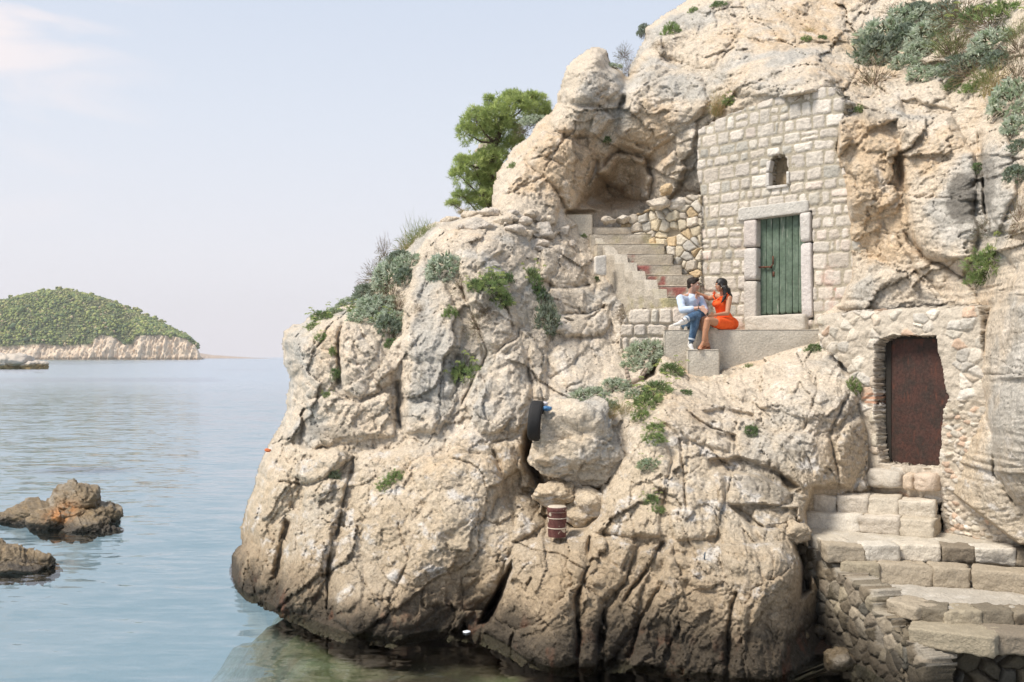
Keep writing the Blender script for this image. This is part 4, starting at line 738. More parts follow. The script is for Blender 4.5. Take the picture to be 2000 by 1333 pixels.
# ------------------------------------------------------------------ lower stone steps and quay wall
SP = [(.58,.52,.43),(.54,.48,.39),(.60,.55,.47),(.56,.50,.42),(.50,.44,.35)]; SPD = [(.20,.17,.125),(.25,.21,.155),(.30,.26,.2),(.24,.20,.15),(.38,.32,.24),(.34,.29,.21)]; SPV = [(.10,.085,.06),(.14,.115,.08),(.19,.155,.11),(.12,.11,.09)]
quay = empty('stone_stairs', (4.6, 12.5, 0), label='weathered stone block steps descending to the water at the right', cat='stairs')
def at_z(px, py, z): Yd = (CAM_H-z)*FP/(py-HOR); return np.array([(px-1000)/FP*Yd, Yd])
def step_row(edge, z1, hgt, dep, pals, seed, bw=(.28, .6), name='step', bot=None):
    pts = [at_z(x, y, z1) for x, y in edge]; rng = random.Random(seed); mb = MB()
    seg = [np.linalg.norm(pts[i+1]-pts[i]) for i in range(len(pts)-1)]; tot = sum(seg); s = 0
    while s < tot-.05:
        w_ = min(rng.uniform(*bw), tot-s); 
        if tot-s-w_ < .15: w_ = tot-s
        m_ = s+w_/2; i = 0; acc = 0
        while i < len(seg)-1 and m_ > acc+seg[i]: acc += seg[i]; i += 1
        d = (pts[i+1]-pts[i])/seg[i]; p = pts[i]+d*(m_-acc); nrm = np.array([-d[1], d[0]])
        if nrm[1] < 0: nrm = -nrm
        dp = dep*rng.uniform(.9, 1.1); c = p+nrm*(dp/2+rng.uniform(-.02, .02))
        block(mb, (c[0], c[1], z1-hgt/2+rng.uniform(-.012, .006)), (w_+.006, dp, hgt*1.04), math.atan2(d[1], d[0])+rng.uniform(-.03, .03), seed*10+int(s*10), 18, .03, rng.choice(pals), 11, fs=9)
        s += w_
    return mb.build(name, M['stone'], quay, world=True)
step_row([(1588,966),(1700,972),(1826,980)], 1.79, .26, .7, SP, 1)
step_row([(1570,999),(1700,1009),(1824,1019)], 1.56, .24, .6, SP, 2, (.4, .8))
step_row([(1597,1053),(1646,1067),(1792,1066),(1975,1073),(2150,1080)], 1.34, .21, .35, SP+SPD[2:], 3)
step_row([(1646,1098),(1869,1109),(1968,1118),(2150,1130)], 1.15, .26, .4, SPD[2:]+SP[4:], 4, (.3, .9))
step_row([(1725,1171),(1767,1183),(1851,1193),(1996,1196),(2150,1198)], .90, .16, .4, SPD, 5)
step_row([(1772,1224),(1878,1238),(1996,1242),(2150,1246)], .76, .21, .5, SPD, 6, (.6, 1.0))
def slab(edge, z, back, name, col, seed, zb=None, dark=0):
    pts = [at_z(x, y, z) for x, y in edge]; S_ = []
    n = 70; m_ = 50; tt = np.linspace(0, 1, n); ex = np.array([p[0] for p in pts]); ey = np.array([p[1] for p in pts]); ts = np.linspace(0, 1, len(pts))
    fx_ = np.interp(tt, ts, ex); fy_ = np.interp(tt, ts, ey)
    bx_ = np.interp(tt, [0, 1], [back[0][0], back[1][0]]); by_ = np.interp(tt, [0, 1], [back[0][1], back[1][1]])
    r = np.linspace(0, 1, m_)[:, None]; XX = fx_*(1-r)+bx_*r; YY = fy_*(1-r)+by_*r+.06*(1-r); 
    ZZ = z-.015+.03*fbm(XX*2.5, YY*2.5, None, 4, seed, .6)+.02*bulge(XX*5, YY*5, seed)[0]+.03*r
    c = np.array(col)*(1+.3*fbm(XX*4, YY*4, None, 5, seed+3, .65)[..., None]); c = mixc(c, (.62,.58,.52), sstep(.1, .4, fbm(XX*5, YY*5, None, 4, seed+5, .6))*.6)
    P_ = np.stack([XX, YY, ZZ], -1).reshape(-1, 3); v = np.arange(XX.size).reshape(XX.shape); P_, F_, c = thicken(P_, gridfaces(v), c.reshape(-1, 3), [(0, 0, -.3)]*4)
    return mesh_obj(name, P_, F_, M['stone'], quay, cols=c, world=True)
slab([(1590,1050),(1646,1064),(1792,1064),(1975,1071),(2150,1078)], 1.335, ((4.3, 15.0), (7.6, 14.6)), 'landing', (.50,.45,.37), 3)
slab([(1700,1150),(1767,1181),(1851,1191),(1996,1194),(2150,1196)], .895, ((4.4, 13.2), (7.4, 13.0)), 'landing', (.44,.40,.34), 5)
slab([(1590,964),(1700,970),(1826,978)], 1.785, ((4.5, 15.6), (6.5, 15.2)), 'landing', (.52,.46,.38), 7)
# core below the last step
def core(S, Zz):
    h, c = rubble(S, Zz, .17, 22, .12, SPV, (.08,.065,.045), .85); h += .1*fbm(S*2, Zz*2, None, 3, 5); k = sstep(.1, .5, Zz)[..., None]; return h-.12, c*(.5+.5*k)*1.0
QP = Plane(tuple(at_z(1765, 1250, .60)), tuple(at_z(2160, 1268, .60)))
o = relief('rubble_footing', QP, [(1765,1240),(2165,1262),(2165,1480),(1765,1480)], [], core, .016, .4, rag=.04); o.parent = quay; o.matrix_parent_inverse = Matrix.Translation(quay.location).inverted()
# side wall facing the sea
A0 = (4.05, 13.75); A1 = (4.56, 10.95); WPl = Plane(A0, A1)
S, Zz = np.meshgrid(np.arange(-.3, WPl.L, .016), np.arange(-.8, 1.36, .016))
h, c = rubble(S, Zz, .17, 41, .045, SPD+SPV, (.36,.32,.26), .9, 1.2)
h = h+.06*fbm(S*1.6, Zz*1.6, None, 4, 6); wet = 1-sstep(.1, .75, Zz+.2*fbm(S*2, Zz*2, None, 3, 9)); c = mixc(c, (.045,.036,.026), wet*.85)
top = np.interp(S, [0, .5, .85, 1.75, 1.8, 2.15, 2.2, 2.6, WPl.L], [1.2, 1.2, 1.04, .98, .76, .76, .62, .6, .5]); ins = (Zz < top)
P_ = WPl.w(S, Zz, h-.02).reshape(-1, 3); q = ins[:-1, :-1] & ins[1:, :-1] & ins[:-1, 1:] & ins[1:, 1:]; v = np.arange(S.size).reshape(S.shape)
F_ = np.stack([v[:-1, :-1][q], v[:-1, 1:][q], v[1:, 1:][q], v[1:, :-1][q]], 1); P_, F_, c = thicken(P_, F_, c.reshape(-1, 3), [np.array([-WPl.n[0], -WPl.n[1], 0])*.12]*3, .004)
mesh_obj('side_wall', P_, F_, M['stone'], quay, cols=c, world=True)
# ------------------------------------------------------------------ boulders, loose stones, sea rocks
def rock_thing(name, parts, label, cat, group=None, m=None, n=5, amp=.05, cuts=12, colf=None, planes=()):
    mb = MB()
    for i, (px, py, rx, rz, Yd, ry, seed) in enumerate(parts):
        c = at(px, py, Yd); k = Yd/FP; v, f, cc = boulder(tuple(c), (rx*k, ry if ry else (rx+rz)/2*k, rz*k), seed, n, cuts, amp=amp, colf=colf, planes=planes); mb.add(v, f, cc)
    o = mb.build(name, m or M['rock']); return tag(o, label, cat, group)
rock_thing('boulder', [(1142, 878, 114, 102, 14.85, .62, 23)], 'huge angular boulder wedged in the cleft, right of the black tyre', 'boulder', n=6, amp=.05, cuts=5, planes=[((.0,-.15,1),.78),((.75,-.1,.25),.80),((.6,-.1,-.75),.66),((-.65,-.1,-.72),.72),((-1,-.1,.12),.82),((-.3,-1,.25),.66),((.55,-.8,-.15),.64),((0,-.6,-.85),.7)])
rock_thing('boulder', [(1088, 966, 46, 27, 14.75, .3, 18)], 'small pale boulder under the huge one, behind the rusty bollard', 'boulder', 'boulders jammed in the cleft')
rock_thing('boulder', [(1150, 996, 60, 52, 14.55, .35, 15)], 'wedge shaped boulder under the huge one, right of the rusty bollard', 'boulder', 'boulders jammed in the cleft')
def dark_rock(X, Y, Z, seed=0):
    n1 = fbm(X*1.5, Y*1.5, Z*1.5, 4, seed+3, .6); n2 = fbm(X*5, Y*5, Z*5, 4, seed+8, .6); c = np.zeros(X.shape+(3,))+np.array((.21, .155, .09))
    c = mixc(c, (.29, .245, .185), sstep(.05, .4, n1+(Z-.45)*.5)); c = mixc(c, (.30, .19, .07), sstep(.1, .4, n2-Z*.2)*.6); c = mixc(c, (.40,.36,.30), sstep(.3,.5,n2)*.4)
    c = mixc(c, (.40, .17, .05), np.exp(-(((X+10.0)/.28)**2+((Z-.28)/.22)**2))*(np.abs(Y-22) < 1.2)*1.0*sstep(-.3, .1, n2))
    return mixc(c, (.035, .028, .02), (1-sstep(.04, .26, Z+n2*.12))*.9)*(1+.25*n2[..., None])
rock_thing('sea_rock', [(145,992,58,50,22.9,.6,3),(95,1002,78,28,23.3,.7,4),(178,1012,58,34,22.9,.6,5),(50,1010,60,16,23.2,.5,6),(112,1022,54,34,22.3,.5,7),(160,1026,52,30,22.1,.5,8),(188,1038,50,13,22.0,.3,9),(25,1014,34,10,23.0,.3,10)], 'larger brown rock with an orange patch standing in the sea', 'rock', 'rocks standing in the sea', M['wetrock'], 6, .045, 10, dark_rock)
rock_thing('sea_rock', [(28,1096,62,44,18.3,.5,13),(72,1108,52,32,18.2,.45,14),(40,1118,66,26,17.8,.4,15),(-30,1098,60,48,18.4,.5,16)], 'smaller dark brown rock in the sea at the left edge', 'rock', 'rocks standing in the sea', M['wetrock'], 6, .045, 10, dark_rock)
def shelf_rock(X, Y, Z, seed=0):
    n2 = fbm(X*.4, Y*.4, Z*.9, 4, seed+8, .6); c = np.zeros(X.shape+(3,))+np.array((.55, .48, .40)); c = mixc(c, (.35,.33,.3), sstep(.1,.4,n2)*.6)
    return mixc(c, (.27, .19, .085), 1-sstep(.9, 2.2, Z+n2*1.2))*(1+.3*n2[..., None])
rock_thing('sea_rock', [(25,712,48,19,322,9,3),(-30,714,60,24,325,10,4),(62,716,31,13,321,6,5),(82,719,12,9,320,3,6),(5,706,30,13,326,5,7)], 'low flat topped pale rock in the sea before the wooded island', 'rock', None, M['rock'], 5, .05, 12, shelf_rock)
STN = [(925,421,25,12),(962,417,30,13),(941,443,33,18),(982,432,20,9),(1006,452,26,11),(1062,453,28,18),(1029,461,18,11),(1053,475,21,9),(1052,486,13,5),(1036,418,17,8),(1025,433,15,10),(1102,452,15,12),(1074,431,13,10),(899,446,9,9),(1000,416,14,7),(880,432,22,9),(1118,476,7,8)]
LBL = ['long flat yellowish stone at the left top of the terrace','broad pale stone near the middle of the terrace top','largest overhanging stone on the terrace edge','narrow stone right of the overhanging one','flat yellow stone beside the big round one','big rounded stone at the middle of the row','small wedge stone left of the big round one','grey flat stone under the big round one','smallest thin stone under the grey flat one','thin slab on the top row beneath the cave','blocky grey stone in the second row','yellow stone just left of the stair top','stone right above the big rounded one','small grey stone at the left end','small stone in the top row before the slab','long low stone at the far left end','round grey pebble stone beside the stair']
for i, (x, y, rx, ry) in enumerate(STN):
    p = surf_near(x, y); Yd = p.y-.02
    rock_thing('loose_stone', [(x, y, rx, ry, Yd, rx*Yd/FP*.8, 40+i)], LBL[i], 'stone', 'loose stones capping the terrace', M['rock'], 4, .035, 9, lambda X, Y, Z, s: np.zeros(X.shape+(3,))+np.array([(.60,.51,.40),(.62,.54,.45),(.55,.49,.42)][i % 3])*(1+.25*fbm(X*5,Y*5,Z*5,4,i,.6)[...,None]))
for i, (x, y, rx, ry, l) in enumerate([(1285,398,24,13,'pale flat stone on top of the yellow wall, left one'),(1330,400,28,15,'broad pale stone on top of the yellow wall by the masonry'),(1300,370,12,14,'upright yellow stone above the yellow wall'),(1188,432,15,9,'squared pale stone in the row behind the stairs'),(1218,430,18,9,'grey angular stone in the row behind the stairs'),(1248,432,17,9,'orange stone in the row behind the stairs'),(1272,424,14,6,'flat stone in the row behind the stairs')]):
    Yd = 19.0 if i < 3 else 19.6
    rock_thing('loose_stone', [(x, y, rx, ry, Yd, .22, 70+i)], l, 'stone', 'stones laid behind the stairs', M['rock'], 4, .03, 9, lambda X, Y, Z, s: np.zeros(X.shape+(3,))+np.array([(.60,.52,.42),(.63,.56,.47),(.60,.45,.28)][i % 3])*(1+.25*fbm(X*5,Y*5,Z*5,4,i,.6)[...,None]))
mb = MB(); a = gp(1094, 19.55); b = gp(1157, 19.45); prism(mb, [a, b, (b[0]+.1, 20.4), (a[0], 20.4)], 6.1, CAM_H+(HOR-419)/FP*19.5, (.55,.48,.38), 31); tag(mb.build('concrete_slab', M['concrete']), 'smooth tan concrete kerb at the top of the stairs', 'slab')
mb = MB(); p = at(1172, 519, 18.55); block(mb, tuple(p), (.22, .12, .36), .2, 4, 10, .01, (.66,.61,.54)); tag(mb.build('stone_slab', M['stone']), 'pale upright stone slab against the side of the stairs', 'stone')
mb = MB(); p = at(1118, 418, 19.8); 
# stones at the shore between the cliff and the steps
for i, (x, y, rx, ry, Yd, l) in enumerate([(1555,1248,26,22,12.9,'square dark boulder at the water beside the quay wall'),(1600,1238,24,20,13.2,'dark stone leaning on the foot of the quay wall'),(1552,1193,20,16,13.1,'small dark stone above the square boulder'),(1590,1175,22,12,13.5,'flat grey stone in the gap by the quay wall'),(1640,1290,42,26,11.9,'large sunken dark stone at the foot of the quay wall'),(1548,1042,34,22,13.3,'grey stone jutting from the top left corner of the landing'),(1510,1030,30,13,13.4,'low pale stone at the left of the lower steps')]):
    rock_thing('shore_stone', [(x, y, rx, ry, Yd, rx*Yd/FP, 90+i)], l, 'stone', 'stones in the gap by the quay wall', M['wetrock'] if i < 5 else M['rock'], 4, .05, 10, (lambda X, Y, Z, s: dark_rock(X, Y, Z, s)*.55) if i < 5 else None)
# ------------------------------------------------------------------ bollard, tyre, litter, driftwood
def lathe(mb, prof, c, n=28, col=(1, 1, 1), wob=0):
    an = np.linspace(0, 2*np.pi, n, endpoint=False); V_ = []
    for r, z in prof: V_.append(np.stack([c[0]+r*np.cos(an)*(1+wob*np.sin(an*3)), c[1]+r*np.sin(an), np.full(n, c[2]+z)], 1))
    V_ = np.concatenate(V_); f = [(k*n+i, k*n+(i+1) % n, (k+1)*n+(i+1) % n, (k+1)*n+i) for k in range(len(prof)-1) for i in range(n)]; f.append(tuple(range((len(prof)-1)*n, len(prof)*n))); mb.add(V_, f, col)
M['maroon'] = mat('flaking_maroon_paint', (.10, .035, .03), .7, col2=(.13, .055, .045), vari=.4, nscale=9, bump=(40, .006))
nt = M['maroon'].node_tree; b_ = nt.nodes['Principled BSDF']; src = b_.inputs['Base Color'].links[0].from_socket
tcn = N(nt, 'ShaderNodeTexCoord'); nz = N(nt, 'ShaderNodeTexNoise'); nz.inputs['Detail'].default_value = 4; nz.inputs['Scale'].default_value = 7; nt.links.new(tcn.outputs['Object'], nz.inputs[0])
mr = N(nt, 'ShaderNodeMapRange'); mr.inputs[1].default_value = .60; mr.inputs[2].default_value = .62; nt.links.new(nz.outputs[0], mr.inputs[0])
mc = N(nt, 'ShaderNodeMix', data_type='RGBA'); nt.links.new(mr.outputs[0], mc.inputs[0]); nt.links.new(src, mc.inputs[6]); mc.inputs[7].default_value = (.50, .43, .33, 1); nt.links.new(mc.outputs[2], b_.inputs['Base Color'])
p = at(1088, 1041, 14.0); bol = empty('mooring_bollard', p, label='rusty maroon mooring bollard with pale rings on the rock platform', cat='bollard')
mb = MB(); lathe(mb, [(.125,-.05),(.128,.0),(.13,.1),(.133,.2),(.137,.3),(.142,.31),(.142,.355),(.13,.365),(.0,.37)], (0,0,0)); mb.build('post', M['maroon'], bol)
pale = mat('pale_mortar', (.55, .47, .37), .9, vari=.2)
for z in (.075, .215, .305):
    mb = MB(); lathe(mb, [(.125,z-.009),(.138,z-.006),(.139,z+.004),(.125,z+.008)], (0,0,0), 28, wob=.008); mb.build('ring', pale, bol)
mb = MB(); lathe(mb, [(.13,.362),(.134,.368),(.12,.378),(.0,.382)], (0,0,0)); mb.build('cap', pale, bol)
M['rubber'] = mat('black_rubber', (.022, .021, .021), .75, vari=.3, nscale=14)
p = at(1047, 822, 14.7); ty = MB(); n, m_ = 72, 24
for i in range(n):
    pass
A_, B_ = np.meshgrid(np.linspace(0, 2*np.pi, n, endpoint=False), np.linspace(0, 2*np.pi, m_, endpoint=False), indexing='ij')
cb, sb = np.cos(B_), np.sin(B_); ex = np.sign(cb)*np.abs(cb)**.6*.075; ez = np.sign(sb)*np.abs(sb)**.55*.095
tread = (np.abs(ez) < .085)*(cb > .5)*(.004*((np.floor(A_*40/np.pi)+np.floor(sb*4)) % 2))
Rr = .225+ex-tread
PT = np.stack([ez, Rr*np.cos(A_), Rr*np.sin(A_)], -1).reshape(-1, 3)
idx = np.arange(n*m_).reshape(n, m_); f = [(int(idx[i, j]), int(idx[(i+1) % n, j]), int(idx[(i+1) % n, (j+1) % m_]), int(idx[i, (j+1) % m_])) for i in range(n) for j in range(m_)]
o = mesh_obj('tyre', PT, f, M['rubber']); o.location = p; o.rotation_euler = (0, R(5), R(-8)); tag(o, 'old black tyre standing on edge in the cleft left of the huge boulder', 'tyre')
def scrap(name, px, py, Yd, size, col, label, cat, seed=1):
    v, f = ico(3); v = v*np.array(size)*(1+.5*fbm(v[:, 0]*2, v[:, 1]*2, v[:, 2]*2, 3, seed)[:, None]); v = v+.25*np.array(size)*(_G[(np.arange(len(v))*7+seed) % 512])*.6
    o = mesh_obj(name, v, f, mat(name+'_mat', col, .7, vari=.15)); o.location = at(px, py, Yd); return tag(o, label, cat)
scrap('blue_cloth', 1068, 798, 14.6, (.075, .06, .035), (.08, .2, .38), 'crumpled blue cloth lying on the boulder beside the tyre', 'cloth')
scrap('plastic_bag', 1064, 789, 14.75, (.05, .05, .035), (.62, .58, .6), 'crumpled whitish plastic bag behind the blue cloth', 'bag', 4)
scrap('plastic_scrap', 912, 1234, 13.74, (.05, .06, .01), (.7, .75, .8), 'white plastic scrap floating at the mouth of the dark crevice', 'litter', 7)
scrap('orange_float', 523, 880, 17.0, (.05, .06, .03), (.6, .17, .06), 'small orange float caught on the left edge of the cliff', 'float', 9)
M['wood'] = mat('driftwood', (.34, .27, .21), .9, vari=.35, nscale=12, bump=(30, .01))
def stick(name, a, b, r, label, seed=1):
    mb = MB(); a = np.array(a); b = np.array(b); pts = [a+(b-a)*t+np.array([0, 0, 1])*.03*math.sin(t*5+seed) for t in np.linspace(0, 1, 7)]
    for i in range(6): cyl(mb, pts[i], pts[i+1], r*(1-.08*i), r*(1-.08*(i+1)), 8)
    tag(mb.build(name, M['wood']), label, 'driftwood')
stick('driftwood', at(1236, 750, 15.9), at(1264, 722, 15.75), .045, 'thick grey piece of driftwood leaning by the dark hole', 2)
stick('driftwood', at(1232, 752, 16.0), at(1222, 722, 16.1), .05, 'upright brown driftwood stump left of the dark hole', 3)
mb = MB(); cyl(mb, at(1374, 1102, 12.75), at(1377, 1080, 12.6), .009, n=8); tag(mb.build('iron_pin', mat('blue_iron', (.09, .13, .17), .6)), 'short blue grey iron pin standing on the rock above the water', 'pin')
# ------------------------------------------------------------------ wooded island and far point
def island():
    Y0 = 1500.; pxs = np.arange(-420, 391, 1.6)
    ridge = np.interp(pxs, [-420,-200,0,40,80,110,145,180,215,250,290,330,360,378,386,391], [640,600,588,580,571,568,571,580,590,606,624,642,657,674,697,700])
    ct = np.interp(pxs, [-420,-200,0,60,120,170,178,188,215,235,250,258,300,330,355,375,385,391], [690,688,681,676,679,676,664,657,660,675,675,658,655,657,662,674,692,699])
    ct = ct+2.5*fbm(pxs*.09, pxs*0, None, 4, 2); zr = (HOR-ridge)/FP*(Y0+150)+CAM_H; zc = np.maximum((HOR-ct)/FP*Y0+CAM_H, .5); zc = np.minimum(zc, zr*.95)
    rows = []; cols = []
    nr1, nr2 = 22, 46
    for k in range(-1, nr1):
        t = max(k, 0)/(nr1-1.); z = zc*t if k >= 0 else zc*0-4
        x = (pxs-1000)/FP*Y0; d = 16*fbm(pxs*.05, z*.01, None, 5, 4, .6)+9*fbm(pxs*.25, z*.06, None, 4, 6, .6, True)
        rows.append(np.stack([x, Y0+d+14*t**1.5, z], 1)); n = fbm(pxs*.12, z*.12, None, 4, 8, .6); c = np.zeros((len(pxs), 3))+np.array((.68,.55,.415)); c = mixc(c, (.58,.40,.26), sstep(.1,.4,n)*.6); c = mixc(c, (.26,.2,.14), sstep(.15,.45,fbm(pxs*.5, z*.05, None, 4, 9, .6))*.55); c = mixc(c, (.3,.21,.12), (1-sstep(1.5,5,z))*.7); cols.append(c)
    for k in range(1, nr2+1):
        t = k/nr2; z = zc+(zr-zc)*np.sin(t*np.pi/2)**.9 if t <= 1 else zr
        x = (pxs-1000)/FP*(Y0+150*t); rows.append(np.stack([x, Y0+14+140*t+0*x, z+2*fbm(x*.05, z*.05, None, 3, 3)], 1)); n = fbm(x*.03, z*.05, None, 4, 12); cols.append(mixc(np.zeros((len(pxs), 3))+np.array((.10,.12,.05)), (.20,.17,.09), sstep(.1,.5,n)*.6))
    for t in (.3, .7, 1.2): rows.append(np.stack([(pxs-1000)/FP*(Y0+150+t*120), Y0+154+t*150+0*pxs, zr*(1-t/1.1)], 1)); cols.append(cols[-1])
    P_ = np.array(rows); v = np.arange(P_.shape[0]*P_.shape[1]).reshape(P_.shape[:2])
    tag(mesh_obj('island', P_.reshape(-1, 3), gridfaces(v), M['island'], cols=np.array(cols).reshape(-1, 3)), kind='structure')
    # forest
    rng = np.random.RandomState(3); v0, f0 = ico(1); f0 = np.array(f0); n = 15000
    jj = rng.randint(0, len(pxs), n); tt = rng.uniform(0, 1, n)**.85; i = (nr1+1+(tt*(nr2-1)).astype(int)); B = P_[i, jj]; B = B+rng.normal(size=B.shape)*np.array([2, 2, 0])
    ok = (zr[jj]-zc[jj] > 3); B = B[ok]; n = len(B); cl = fbm(B[:, 0]*.03, B[:, 2]*.05, None, 3, 21); sc = rng.uniform(1.0, 2.6, n)*(1+.9*np.clip(cl, -.4, .6)); sc = np.where(rng.random(n) < .03, sc*1.8, sc); shape = np.stack([sc, sc, sc*rng.uniform(.7, 1.15, n)], 1)
    jit = 1+.28*rng.normal(size=(n, len(v0), 1)); V_ = v0[None]*jit*shape[:, None]+B[:, None]+np.array([0, 0, 1.0]); F_ = (f0[None]+(np.arange(n)*len(v0))[:, None, None]).reshape(-1, 3)
    pal = np.array([(.155,.20,.07),(.21,.25,.085),(.29,.315,.10),(.12,.165,.08),(.36,.34,.14),(.42,.33,.21)]); kk = rng.choice(6, n, p=[.27,.27,.2,.14,.08,.04]); c = np.repeat(mixc(pal[kk], (.30,.27,.15), sstep(.0,.5,-cl)*.6)*rng.uniform(.75, 1.25, (n, 1)), len(v0), 0)
    tag(mesh_obj('forest', V_.reshape(-1, 3), F_, M['farleaf'], cols=c), 'dense green wood covering the island above its cliffs', 'wood', kind='stuff')
    # trees one can tell apart on the ridge line
    tp = [(21,578,5),(82,566,6),(93,566,5),(115,562,7),(130,565,8),(140,566,6),(182,577,6),(204,587,6),(214,587,5),(225,590,7),(250,600,7),(264,602,6),(274,606,6),(286,613,6),(303,619,7),(318,626,6)]
    nm = ['leftmost dark tree standing up from the island ridge','tree at the left shoulder of the island summit','second tree at the left shoulder of the island summit','tallest dark tree on the summit of the island','broad round tree on the summit of the island','rightmost tree on the summit of the island','lone pale pine right of the summit','first of the three pines on the upper slope','middle of the three pines on the upper slope','last and largest of the three pines on the upper slope','first of the pine cluster halfway down the ridge','second of the pine cluster halfway down the ridge','third of the pine cluster halfway down the ridge','pine where the ridge starts to drop','big umbrella pine near the cliff end','last pine before the bare end of the ridge']
    for (x, y, s), lb in zip(tp, nm):
        s *= 1.25
        r = empty('pine_tree', at(x, y+s*1.6, Y0+148), label=lb, cat='tree', group='trees on the island ridge'); k = 1650/FP; mb = MB(); cyl(mb, (0, 0, -4), (0, 0, s*1.2*k), .35, .2, 6, (.12,.09,.06)); mb.build('trunk', M['farleaf'], r)
        mb = MB()
        for q in range(9):
            d = rng.normal(size=3); d /= np.linalg.norm(d); c_ = d*s*k*.5*np.array([1, 1, .6])+np.array([0, 0, s*k*1.35]); mb.add(v0*(1+.3*rng.normal(size=(len(v0), 1)))*s*k*.42*np.array([1,1,.75])+c_, f0.tolist(), pal[rng.choice([1,2,4])]*rng.uniform(.8,1.2))
        mb.build('crown', M['farleaf'], r)
M['island'] = mat('island_ground', attr=True, rough=.95, vari=.2, nscale=.05)
M['farleaf'] = mat('far_foliage', attr=True, rough=.9, vari=.15, nscale=.3)
island()
pxs = np.arange(376, 500, 1.5); zt = np.interp(pxs, [376,388,400,415,440,455,470,490,500], [14,11,8,8,5,3.5,1.5,1.2,-1])*1.15; Y0 = 2900.
P_ = np.array([np.stack([(pxs-1000)/FP*Y0, Y0+a+6*fbm(pxs*.3, pxs*0+a, None, 3, 3), np.maximum(zt*b+1.5*fbm(pxs*.4, pxs*0+b*3, None, 3, 5)*(b > 0), -3)], 1) for a, b in ((0,-.3),(0,0),(4,.5),(12,.8),(60,1),(200,.6),(300,-.3))])
tag(mesh_obj('far_headland', P_.reshape(-1, 3), gridfaces(np.arange(P_.shape[0]*P_.shape[1]).reshape(P_.shape[:2])), M['island'], cols=np.repeat(np.array([(.42,.33,.26)]), P_.shape[0]*P_.shape[1], 0)), kind='structure')
# ------------------------------------------------------------------ plants
def leafmat(name, rough=.7):
    m = mat(name, attr=True, rough=rough, vari=.12, nscale=4, spec=.2); nt = m.node_tree; b = nt.nodes['Principled BSDF']; out = nt.nodes['Material Output']
    t = N(nt, 'ShaderNodeBsdfTranslucent'); src = b.inputs['Base Color'].links[0].from_socket; nt.links.new(src, t.inputs[0]); ms = N(nt, 'ShaderNodeMixShader'); ms.inputs[0].default_value = .42
    nt.links.new(b.outputs[0], ms.inputs[1]); nt.links.new(t.outputs[0], ms.inputs[2]); nt.links.new(ms.outputs[0], out.inputs[0]); return m
M['leaf'] = leafmat('leaves')
def unit(v): return v/np.maximum(np.linalg.norm(v, axis=-1, keepdims=True), 1e-9)
def leaves(base, d, L, W, col, curl=.25, rng=None):
    """bent two-quad leaves; arrays of base points, directions, lengths, widths, colours"""
    n = len(base); d = unit(d); side = unit(np.cross(d, unit(rng.normal(size=(n, 3))))); up = np.cross(side, d)
    L = np.asarray(L).reshape(-1, 1)*np.ones((n, 1)); W = np.asarray(W).reshape(-1, 1)*np.ones((n, 1))
    m_ = base+d*L*.5+up*L*curl*.12; tip = base+d*L-up*L*curl*.25
    V_ = np.stack([base-side*W*.25, base+side*W*.25, m_-side*W*.5, m_+side*W*.5, tip-side*W*.12, tip+side*W*.12], 1).reshape(-1, 3)
    i = np.arange(n)[:, None]*6; F_ = np.concatenate([i+np.array([[0, 1, 3, 2]]), i+np.array([[2, 3, 5, 4]])]); return V_, F_, np.repeat(col, 6, 0)
def dome(n, rng, lo=-.25, flat=1.0):
    z = rng.uniform(lo, 1, n); a = rng.uniform(0, 2*np.pi, n); r = np.sqrt(1-z*z); return np.stack([r*np.cos(a), r*np.sin(a), z*flat], 1)
def pack(name, parts, parent, m=None):
    vs, fs, cs, b = [], [], [], 0
    for v, f, c in parts: vs.append(v); fs.append(f+b); cs.append(c); b += len(v)
    return mesh_obj(name, np.concatenate(vs), np.concatenate(fs), m or M['leaf'], parent, False, np.concatenate(cs))
def vary(c, n, rng, a=.18): return np.array(c)*rng.uniform(1-a, 1+a, (n, 1))*(1+rng.uniform(-.06, .06, (n, 3)))
def lump(d, seed): return .78+.34*fbm(d[:, 0]*1.7, d[:, 1]*1.7, d[:, 2]*1.7, 3, seed)
def mk_silver(seed, c1=(.58, .63, .50), c2=(.41, .49, .33), n=150, k=9):
    rng = np.random.RandomState(seed); root = empty('silver_shrub', (0, 0, 0)); ps = []
    D_ = dome(n, rng, -.3); R_ = lump(D_, seed)*rng.uniform(.75, 1.05, n); Cn = D_*R_[:, None]*np.array([1, 1, .8])
    base = np.repeat(Cn, k, 0); dr = unit(np.repeat(D_, k, 0)*.8+rng.normal(size=(n*k, 3))*.75+np.array([0, 0, .25])); col = np.repeat(np.where(rng.random((n, 1)) < .75, np.array([c1]), np.array([c2])), k, 0)*rng.uniform(.8, 1.2, (n*k, 1))
    ps.append(leaves(base, dr, rng.uniform(.12, .24, n*k), rng.uniform(.045, .075, n*k), col, .6, rng))
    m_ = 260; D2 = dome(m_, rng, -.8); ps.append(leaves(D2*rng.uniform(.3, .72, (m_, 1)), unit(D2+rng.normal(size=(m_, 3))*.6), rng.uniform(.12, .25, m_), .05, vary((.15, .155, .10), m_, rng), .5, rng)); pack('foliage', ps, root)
    m_ = 120; D3 = dome(m_, rng, -.9); D3[:, 2] = -np.abs(D3[:, 2])*.7; pack('dead_stems', [leaves(D3*rng.uniform(.1, .7, (m_, 1)), unit(D3+np.array([0, 0, -.9])), rng.uniform(.2, .45, m_), .025, vary((.17, .125, .085), m_, rng), .4, rng)], root)
    return root
